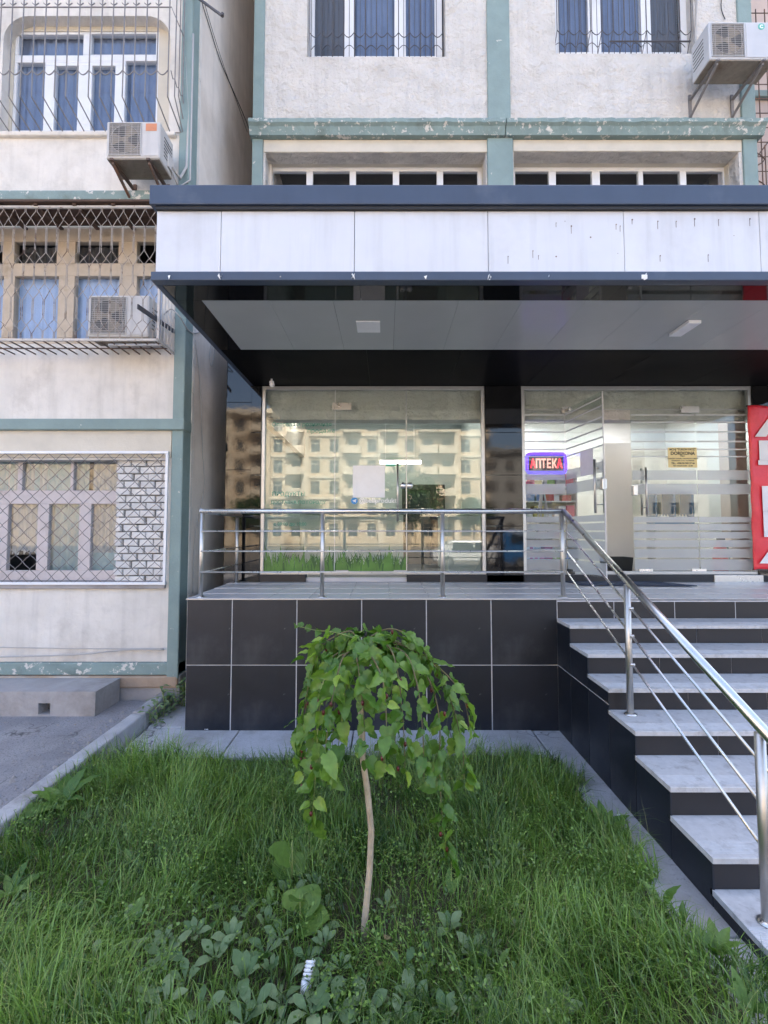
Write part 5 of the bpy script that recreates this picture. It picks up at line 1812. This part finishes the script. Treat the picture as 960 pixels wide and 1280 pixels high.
for q, dv, side, s_, yg in leaf_spots:
    out = Vector((q.x - cen.x, q.y - cen.y, 0))
    out = out.normalized() if out.length > .02 else Vector((0, -1, 0))
    sdv = dv.cross(Vector((0, 0, 1)))
    sdv = sdv.normalized() if sdv.length > .1 else Vector((1, 0, 0))
    dd = dv * .3 + sdv * side * rt.uniform(.2, 1.1) + out * rt.uniform(-.2, .7) + Vector((0, 0, -rt.uniform(.2, 1.2))) + Vector((rt.gauss(0, .35), rt.gauss(0, .35), rt.gauss(0, .3)))
    if s_ < .8:
        dd = dv * .6 + sdv * side * .8 + Vector((0, -.3, rt.uniform(-.7, .3)))
    nn = out * .8 + Vector((rt.gauss(0, .6), rt.gauss(0, .6) - .2, .8 + rt.gauss(0, .5)))
    me = mulY[0] if yg else mul[rt.randrange(6)]
    dd.normalize()
    spots.append((me, q + dd * .018 - wl(tr), aim(dd, nn), .88 * s_ * rt.choice((rt.uniform(.35, .65), rt.uniform(.6, .95), rt.uniform(.85, 1.3)))))
for k in range(60):                             # leaves on short spurs over the top of the crown
    an, rr_ = rt.uniform(0, 6.28), rt.uniform(.02, .26)
    q = Vector((top.x + .02 + rr_ * math.cos(an) * 1.2, top.y + rr_ * math.sin(an), top.z + .03 + .05 * math.sin(rr_ * 12) - rr_ * rr_ * 1.3))
    dd = Vector((math.cos(an) + rt.gauss(0, .5), math.sin(an) + rt.gauss(0, .5), rt.uniform(-.8, .35))).normalized()
    spots.append((mulY[0] if rt.random() < .2 else mul[rt.randrange(6)], q - wl(tr), aim(dd, (rt.gauss(0, .5), rt.gauss(0, .5) - .2, 1)), rt.uniform(.45, .95)))
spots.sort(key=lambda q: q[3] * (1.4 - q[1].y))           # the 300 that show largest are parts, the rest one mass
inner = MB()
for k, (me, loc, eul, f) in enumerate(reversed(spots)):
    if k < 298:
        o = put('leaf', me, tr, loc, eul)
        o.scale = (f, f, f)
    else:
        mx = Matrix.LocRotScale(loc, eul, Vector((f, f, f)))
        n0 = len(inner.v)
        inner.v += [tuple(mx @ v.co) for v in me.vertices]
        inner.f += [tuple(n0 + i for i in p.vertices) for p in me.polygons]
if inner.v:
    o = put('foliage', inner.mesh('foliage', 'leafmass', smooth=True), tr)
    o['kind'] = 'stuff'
bm1 = MB().lathe([(.002, 0), (.006, .004), (.0075, .012), (.006, .019), (.002, .022)], (0, 0, -.026), 8).mesh('berry', 'berry', smooth=True)
for k in range(70):
    q, dv, side, s_, yg = leaf_spots[k * 4]
    put('berry', bm1, tr, q + Vector((rt.gauss(0, .012), rt.gauss(0, .012), -.004)) - wl(tr))

# ---- broad leaved weeds
dock = [leaf_mesh('leaf', 'dock', lance, .24, .042, .2, .35 + .15 * k, 4, .008, 10, 20 + k) for k in range(3)]
burd = [leaf_mesh('leaf', 'dock', heart, .135, .072, .12, .2 + .1 * k, 2, .006, 8, 30 + k) for k in range(2)]
grey = [leaf_mesh('leaf', 'greylf', spoon, .105, .025, .22, .25 + .18 * k, 3, .003, 8, 40 + k) for k in range(4)]
slim = [leaf_mesh('leaf', 'grass' if False else 'dock', lance, .15, .010, .3, .5, 1, .001, 7, 50)]


def plant(name, px, py, meshes, n, size, lift, label, cat='weed', group=None, h=0, spread=6.28, a0=None, up=.3):
    x, y = onz(px, py, .09)
    zb = lawn_z(x, y) - (random.uniform(-.015, .022) if group else .005)
    t = thing(name, (x, y, zb), label, cat, group)
    a = random.uniform(0, 6.28) if a0 is None else a0
    if h:
        MB().tube([(x, y, zb), (x + .005, y, zb + h * .5), (x, y + .01, zb + h)], [.005, .0035, .002], 6).build('stem', 'greentwig', t, smooth=True)
    for k in range(n):
        an = a + spread * (k + random.uniform(-.2, .2)) / n
        el = lift + random.uniform(-.25, .25)
        dd = Vector((math.cos(an) * math.cos(el), math.sin(an) * math.cos(el), math.sin(el)))
        nn = Vector((-math.cos(an) * math.sin(el), -math.sin(an) * math.sin(el) - .25, math.cos(el) + .2)) + Vector((random.gauss(0, .2), random.gauss(0, .2), 0))
        z = (h * (.25 + .75 * k / max(1, n - 1)) if h else .02 + .06 * up)
        o = put('leaf', random.choice(meshes), t, (.012 * math.cos(an), .012 * math.sin(an), z), aim(dd, nn))
        f = size * random.uniform(.75, 1.2) * ((1.1 - .6 * k / n) if h else 1)
        o.scale = (f, f, f)
    return t


plant('dock_plant', 78, 1005, dock, 8, .95, .75, 'large leaved dock plant against the kerb at the left edge of the lawn')
plant('dock_plant', 20, 1025, dock, 6, .75, .55, 'low dock plant leaning over the kerb at the far left')
plant('dock_plant', 12, 1115, dock, 6, .6, .8, 'dock plant half cut by the left edge of the lawn')
plant('burdock', 364, 1105, burd, 3, 1.0, .55, 'upright round leaved burdock left of the mulberry trunk', h=.27)
plant('burdock', 374, 1150, burd, 4, 1.05, .45, 'lower broad heart leaved burdock left of the mulberry trunk', h=.15)
plant('dock_plant', 757, 1035, dock, 10, .72, .95, 'bushy dock plant beside the pavement strip along the stairs')
plant('dock_plant', 828, 1125, dock, 2, .6, 1.3, 'two upright dock leaves at the lawn edge beside the stairs')
plant('dock_plant', 852, 1150, dock, 2, .5, 1.25, 'short upright pair of dock leaves near the stair foot')
plant('dock_plant', 895, 1190, dock, 8, .5, .95, 'low dock plant touching the stair foot at the right')
plant('dock_plant', 935, 1270, dock, 5, .45, 1.0, 'dock plant in the lower right corner of the lawn')
plant('dock_plant', 660, 955, dock, 7, .5, .7, 'small dock plant at the far right corner of the lawn')
plant('dock_plant', 70, 1250, dock, 5, .42, .9, 'smooth leaved dock in the lower left of the lawn')
plant('thistle', 116, 1165, slim, 16, .62, .35, 'narrow leaved upright weed in the lower left of the lawn', h=.2)
plant('broadleaf_weed', 590, 1175, grey, 6, .8, .9, 'grey green weed standing alone right of the trunk')
plant('broadleaf_weed', 600, 1215, grey, 5, .6, .7, 'lower grey green weed right of the trunk')
gw = [(305, 1130), (335, 1150), (355, 1175), (395, 1150), (405, 1185), (330, 1190), (290, 1170), (270, 1200), (310, 1215), (345, 1215), (285, 1240), (320, 1255), (360, 1245), (400, 1225), (420, 1260),
      (385, 1265), (300, 1275), (340, 1280), (460, 1262), (485, 1245), (510, 1270), (545, 1240), (560, 1262), (590, 1258), (530, 1215), (430, 1205), (395, 1105), (200, 1175), (215, 1195), (190, 1215), (225, 1225),
      (165, 1190), (240, 1170), (150, 1150), (255, 1125), (415, 1125), (480, 1120), (620, 1270), (250, 1262), (180, 1255), (120, 1220), (205, 1265), (365, 1120), (380, 1200), (500, 1205), (520, 1245), (575, 1230), (610, 1235), (640, 1250), (560, 1150), (535, 1180), (660, 1270), (700, 1255), (475, 1275), (440, 1240), (615, 1165)]
for k, (x, y) in enumerate(gw):
    plant('broadleaf_weed', x + random.uniform(-8, 8), y + random.uniform(-5, 5), grey, random.choice((3, 4, 5, 6)), random.uniform(.45, .95), random.uniform(.45, 1.25),
          'small grey green weed ' + ('at the near edge of the lawn left of the bulb' if y >= 1235 and x < 383 else 'at the near edge of the lawn right of the bulb' if y >= 1235 else
                                                    'in the left part of the lawn' if x < 265 else 'just right of the trunk' if x > 457 else 'between the burdock leaves and the bulb' if y < 1180 else 'close beside the spiral bulb'),
          'weed', 'grey green weeds in the lawn')
for k in range(46):
    while True:
        x, y = random.uniform(10, 880), random.uniform(975, 1230)
        if abs(x - 457) > 70 or y < 1050:
            X, Y = onz(x, y, .09)
            if X < 1.3 and X > -2.3:
                break
    plant('clover_weed', x, y, grey + dock[:1], random.choice((4, 5, 6)), random.uniform(.28, .45), random.uniform(.5, 1.1), 'small leafy weed half hidden in grass ' + ('left of the trunk' if x < 457 else 'right of the trunk') + (' towards the platform' if y < 1090 else ' towards the near edge'), 'weed', 'leafy weeds hidden in the grass')
# weeds and the strap leaved plant in the corner between building and platform
c0 = Vector((-2.12, YL - .02, .02))
lp = thing('strap_leaved_plant', c0, 'tall strap leaved green plant in the corner beside the tiled platform', 'plant')
strap = leaf_mesh('leaf', 'dock', lambda t: .7 + .3 * math.sin(math.pi * t) if t < .8 else max(.03, (1 - t) * 4.2), .55, .011, .4, .75, 1, .001, 12, 60)
for k in range(30):
    an = random.uniform(0, 6.28)
    el = random.uniform(.9, 1.4)
    o = put('leaf', strap, lp, (random.gauss(0, .05), random.gauss(0, .06), 0), aim((math.cos(an) * math.cos(el), math.sin(an) * math.cos(el), math.sin(el)), (-math.cos(an), -math.sin(an), .4)))
    f = random.uniform(.5, 1.05)
    o.scale = (f, f, f)
for k, (x, y, s_, lab) in enumerate(((-2.27, 5.16, .5, 'bushy weed at the building corner beside the kerb'), (-2.30, 4.98, .55, 'bushy weed growing over the kerb below the building corner'), (-2.28, 4.78, .42, 'low bushy weed between kerb and pavement slab'),
                                  (-2.42, 5.24, .4, 'small weed at the end of the kerb against the plinth'), (-2.24, 5.30, .6, 'tall leafy weed at the foot of the teal corner'))):
    t = thing('bushy_weed', (x, y, .0), lab, 'weed')
    for j in range(26):
        an, el = random.uniform(0, 6.28), random.uniform(.1, 1.3)
        h_ = random.uniform(.02, .5) * s_
        o = put('leaf', random.choice(grey), t, (random.gauss(0, .05), random.gauss(0, .05), h_), aim((math.cos(an) * math.cos(el), math.sin(an) * math.cos(el), math.sin(el)), (-math.cos(an) * .4, -math.sin(an) * .4 - .2, 1)))
        f = random.uniform(.4, .8)
        o.scale = (f, f, f)
    MB().tube([(x, y, 0), (x + .02, y, .25 * s_), (x, y - .02, .5 * s_)], .004, 5).tube([(x, y, 0), (x - .05, y, .2 * s_), (x - .06, y - .02, .42 * s_)], .003, 5).build('stem', 'greentwig', t)


# ---- the grass: tens of thousands of bent blades in one object
def grass(name, m, n, pick, hgt, wid, bend, seed):
    r = np.random.default_rng(seed)
    P = pick(r, n)
    n = len(P)
    x, y = P[:, 0], P[:, 1]
    z = .035 + .03 * np.sin(x * 2.1 + 1) * np.cos(y * 1.7) + .02 * np.sin(x * 5 + y * 4) + .05 * np.maximum(0, 2.4 - y) / 2.4 - .01
    h = hgt(r, x, y)
    # neighbouring blades lean alike, as in matted grass
    fl = 2.4 * np.sin(x * 3.1 + 1.3 * np.sin(y * 2.3)) + 2.1 * np.cos(y * 3.7 + 1.1 * np.sin(x * 4.1))
    an = fl + r.normal(0, 1.3, n)
    bd = bend[0] + (bend[1] - bend[0]) * r.random(n) ** 1.2
    tw = an + 1.57 + r.normal(0, .5, n)
    wd_ = wid[0] + (wid[1] - wid[0]) * r.random(n)
    SEG = 4
    ts = np.linspace(0, 1, SEG + 1)
    V = np.zeros((n, SEG * 2 + 1, 3))
    for j, t in enumerate(ts):
        ang = bd * t ** 1.25
        # arc: integrate lean
        px_ = h * t * np.sin(ang * .62)
        pz_ = h * t * np.cos(ang * .62)
        cx_, cy_ = x + px_ * np.cos(an), y + px_ * np.sin(an)
        ww = wd_ * (1 - t) ** .6
        if j < SEG:
            V[:, 2 * j, 0], V[:, 2 * j, 1], V[:, 2 * j, 2] = cx_ - ww * np.cos(tw), cy_ - ww * np.sin(tw), z + pz_
            V[:, 2 * j + 1, 0], V[:, 2 * j + 1, 1], V[:, 2 * j + 1, 2] = cx_ + ww * np.cos(tw), cy_ + ww * np.sin(tw), z + pz_
        else:
            V[:, 2 * j, 0], V[:, 2 * j, 1], V[:, 2 * j, 2] = cx_, cy_, z + pz_
    k = SEG * 2 + 1
    base = (np.arange(n) * k)[:, None]
    loops, starts, tot = [], [], []
    quads = [np.concatenate([base + 2 * j, base + 2 * j + 1, base + 2 * j + 3, base + 2 * j + 2], 1) for j in range(SEG - 1)]
    Q = np.stack(quads, 1).reshape(-1)
    T = np.concatenate([base + 2 * SEG - 2, base + 2 * SEG - 1, base + 2 * SEG], 1).reshape(-1)
    me = bpy.data.meshes.new(name)
    me.vertices.add(n * k)
    me.vertices.foreach_set('co', V.reshape(-1).astype(np.float32))
    nq, ntv = len(Q) // 4, len(T) // 3
    me.loops.add(len(Q) + len(T))
    me.loops.foreach_set('vertex_index', np.concatenate([Q, T]).astype(np.int32))
    me.polygons.add(nq + ntv)
    me.polygons.foreach_set('loop_start', np.concatenate([np.arange(nq) * 4, len(Q) + np.arange(ntv) * 3]).astype(np.int32))
    me.update(calc_edges=True)
    a = me.attributes.new('rnd', 'FLOAT', 'POINT')
    patch = .5 + .28 * np.sin(x * 1.7 + 2 * np.sin(y * 1.3)) * np.cos(y * 2.1 + x)
    col = np.clip(patch + .25 * np.sin(x * 7 + y * 5) * np.sin(y * 8 - x * 3) + r.normal(0, .25, n), 0, 1)
    a.data.foreach_set('value', np.repeat(col, k).astype(np.float32))
    me.materials.append(MT[m])
    o = bpy.data.objects.new(name, me)
    COL.objects.link(o)
    o['kind'] = 'stuff'
    return o


def lawn_pick(dens):
    def pick(r, n):
        y = 1.05 + 3.13 * r.random(n) ** 1.15
        x = -2.38 + 4.02 * r.random(n)
        # ragged edges, and thin growth round the trunk foot
        keep = (x < 1.40 + .16 * np.clip(3 - y, 0, 1) + .10 * np.sin(y * 7) + .05 * np.sin(y * 19)) & (y < 4.06 + .06 * np.sin(x * 6) + .05 * np.sin(x * 17 + 1)) & (x > -2.36)
        dt = np.hypot((x - tx) / .55, (y - ty - .02) / .42)
        keep &= r.random(n) < np.clip(.30 + dt * .55, 0, 1)
        keep &= r.random(n) < dens * np.clip(.82 + .5 * np.sin(x * 3.3 + 1.7 * np.sin(y * 2.9 + 1)) * np.sin(y * 4.1 + 1.3 * np.sin(x * 2.2)), .28, 1)
        return np.stack([x[keep], y[keep]], 1)
    return pick


def lawn_h(lo, hi):
    def f(r, x, y):
        dt = np.hypot((x - tx) / .7, (y - ty) / .5)
        return (lo + (hi - lo) * r.random(len(x)) ** 1.6) * np.clip(.55 + dt * .3, .55, 1) * (1 + .25 * np.sin(x * 2.7 + y * 3.3))
    return f


grass('grass', 'grass', 105000, lawn_pick(1), lawn_h(.06, .26), (.0014, .0046), (.3, 2.7), 1)
grass('dry_grass', 'drygrass', 13000, lawn_pick(.8), lawn_h(.05, .17), (.0007, .0016), (.8, 2.8), 2)
grass('tall_grass', 'seed', 2600, lawn_pick(1), lawn_h(.2, .36), (.0006, .0013), (.3, 1.4), 3)


# pale flower heads and seeds among the grass
def specks(name, m, n, seed):
    r = np.random.default_rng(seed)
    V, F = [], []
    for k in range(n):
        x, y = r.uniform(-2.3, 1.2), 1.3 + 2.6 * r.random()
        g = (math.sin(x * 4 + 1) + math.cos(y * 5 + x * 2))
        if g < .55:
            continue
        h = r.uniform(.10, .26)
        for j in range(5):
            c = np.array([x, y, .05 + h]) + r.normal(0, .016, 3)
            s_ = r.uniform(.0018, .0040)
            u, v = r.normal(0, 1, 3), r.normal(0, 1, 3)
            u, v = u / np.linalg.norm(u) * s_, v / np.linalg.norm(v) * s_
            b_ = len(V)
            V += [tuple(c - u), tuple(c + v), tuple(c + u), tuple(c - v)]
            F.append((b_, b_ + 1, b_ + 2, b_ + 3))
    me = bpy.data.meshes.new(name)
    me.from_pydata(V, [], F)
    me.materials.append(MT[m])
    o = put(name, me)
    o['kind'] = 'stuff'


specks('seed_heads', 'seed', 3200, 8)


# low small-leaved ground cover between the blades
def cover(name, m, n, seed):
    r = np.random.default_rng(seed)
    k = 260
    c = np.stack([-2.3 + 3.7 * r.random(k), 1.2 + 2.8 * r.random(k)], 1)
    P = c[r.integers(0, k, n)] + r.normal(0, .055, (n, 2))
    P = P[(P[:, 0] > -2.34) & (P[:, 0] < 1.4) & (P[:, 1] < 4.05)]
    n = len(P)
    z = .05 + .13 * r.random(n)
    an, el = 6.283 * r.random(n), r.uniform(-.5, .9, n)
    L, W = r.uniform(.009, .021, n), r.uniform(.004, .009, n)
    u = np.stack([np.cos(an) * np.cos(el), np.sin(an) * np.cos(el), np.sin(el)], 1)
    v = np.stack([-np.sin(an), np.cos(an), r.normal(0, .3, n)], 1)
    p = np.stack([P[:, 0], P[:, 1], z], 1)
    V = np.stack([p, p + u * L[:, None] * .5 + v * W[:, None], p + u * L[:, None], p + u * L[:, None] * .5 - v * W[:, None]], 1).reshape(-1, 3)
    me = bpy.data.meshes.new(name)
    me.from_pydata(V.tolist(), [], np.arange(4 * n).reshape(-1, 4).tolist())
    a = me.attributes.new('rnd', 'FLOAT', 'POINT')
    a.data.foreach_set('value', np.repeat(r.random(n), 4).astype(np.float32))
    me.materials.append(MT[m])
    put(name, me)['kind'] = 'stuff'


cover('ground_cover', 'grass', 15000, 21)

# ---- litter
x, y = onz(383, 1219, .10)
bu = thing('light_bulb', (x, y, .10), 'white spiral energy saving bulb lying in the grass near the trunk', 'light bulb')
dv = Vector((.15, .55, .8)).normalized()
sd = dv.orthogonal().normalized()
up = dv.cross(sd)
pts = [Vector((x, y, .062)) + dv * (.012 + t * .00085) + (sd * math.cos(t * .42) + up * math.sin(t * .42)) * (.0175 - .00004 * t) for t in range(76)]
MB().tube(pts, .0062, 8).build('spiral_tube', 'white', bu, smooth=True)
MB().tube([Vector((x, y, .062)) - dv * .05, Vector((x, y, .062)) - dv * .02, Vector((x, y, .062)) + dv * .012], [.013, .02, .024], 14).build('base', 'white', bu, smooth=True)


def scrap(px, py, z, s_, m, label, cat, seed):
    r = random.Random(seed)
    x, y = onz(px, py, z)
    b = MB()
    for j in range(4):
        for i in range(4):
            b.v.append((x + (i / 3 - .5) * s_ + r.uniform(-.1, .1) * s_, y + (j / 3 - .5) * s_ * .7 + r.uniform(-.1, .1) * s_, z + r.uniform(0, .3) * s_))
    for j in range(3):
        for i in range(3):
            a = j * 4 + i
            b.f.append((a, a + 1, a + 5, a + 4))
    o = tag(b.build('litter', m, smooth=False), label, cat)
    sm = o.modifiers.new('thick', 'SOLIDIFY')
    sm.thickness = .001
    return o


scrap(776, 1022, .012, .05, 'white', 'crumpled white paper scrap on the pavement strip beside the stairs', 'litter', 1)
scrap(258, 912, .012, .035, 'white', 'small white scrap on the slab at the foot of the tiled platform', 'litter', 2)
scrap(30, 1010, .075, .05, 'white', 'flat pale scrap on the asphalt beside the kerb', 'litter', 3)
scrap(475, 1205, .06, .03, 'drygrass', 'dry curled leaf lying below the trunk foot', 'leaf', 4)
scrap(440, 1168, .08, .028, 'drygrass', 'dry pale leaf left of the trunk foot', 'leaf', 5)
scrap(484, 1173, .09, .03, 'drygrass', 'dry pale leaf right of the trunk foot', 'leaf', 6)

# ---- lettering to plain meshes
bpy.context.view_layer.update()
dg = bpy.context.evaluated_depsgraph_get()
for o in [o for o in S.objects if o.type == 'FONT']:
    me = bpy.data.meshes.new_from_object(o.evaluated_get(dg))
    n = bpy.data.objects.new('tmp', me)
    COL.objects.link(n)
    n.parent, n.location, n.rotation_euler, n.scale = o.parent, o.location, o.rotation_euler, o.scale
    nm = o.name
    bpy.data.objects.remove(o)
    n.name = nm
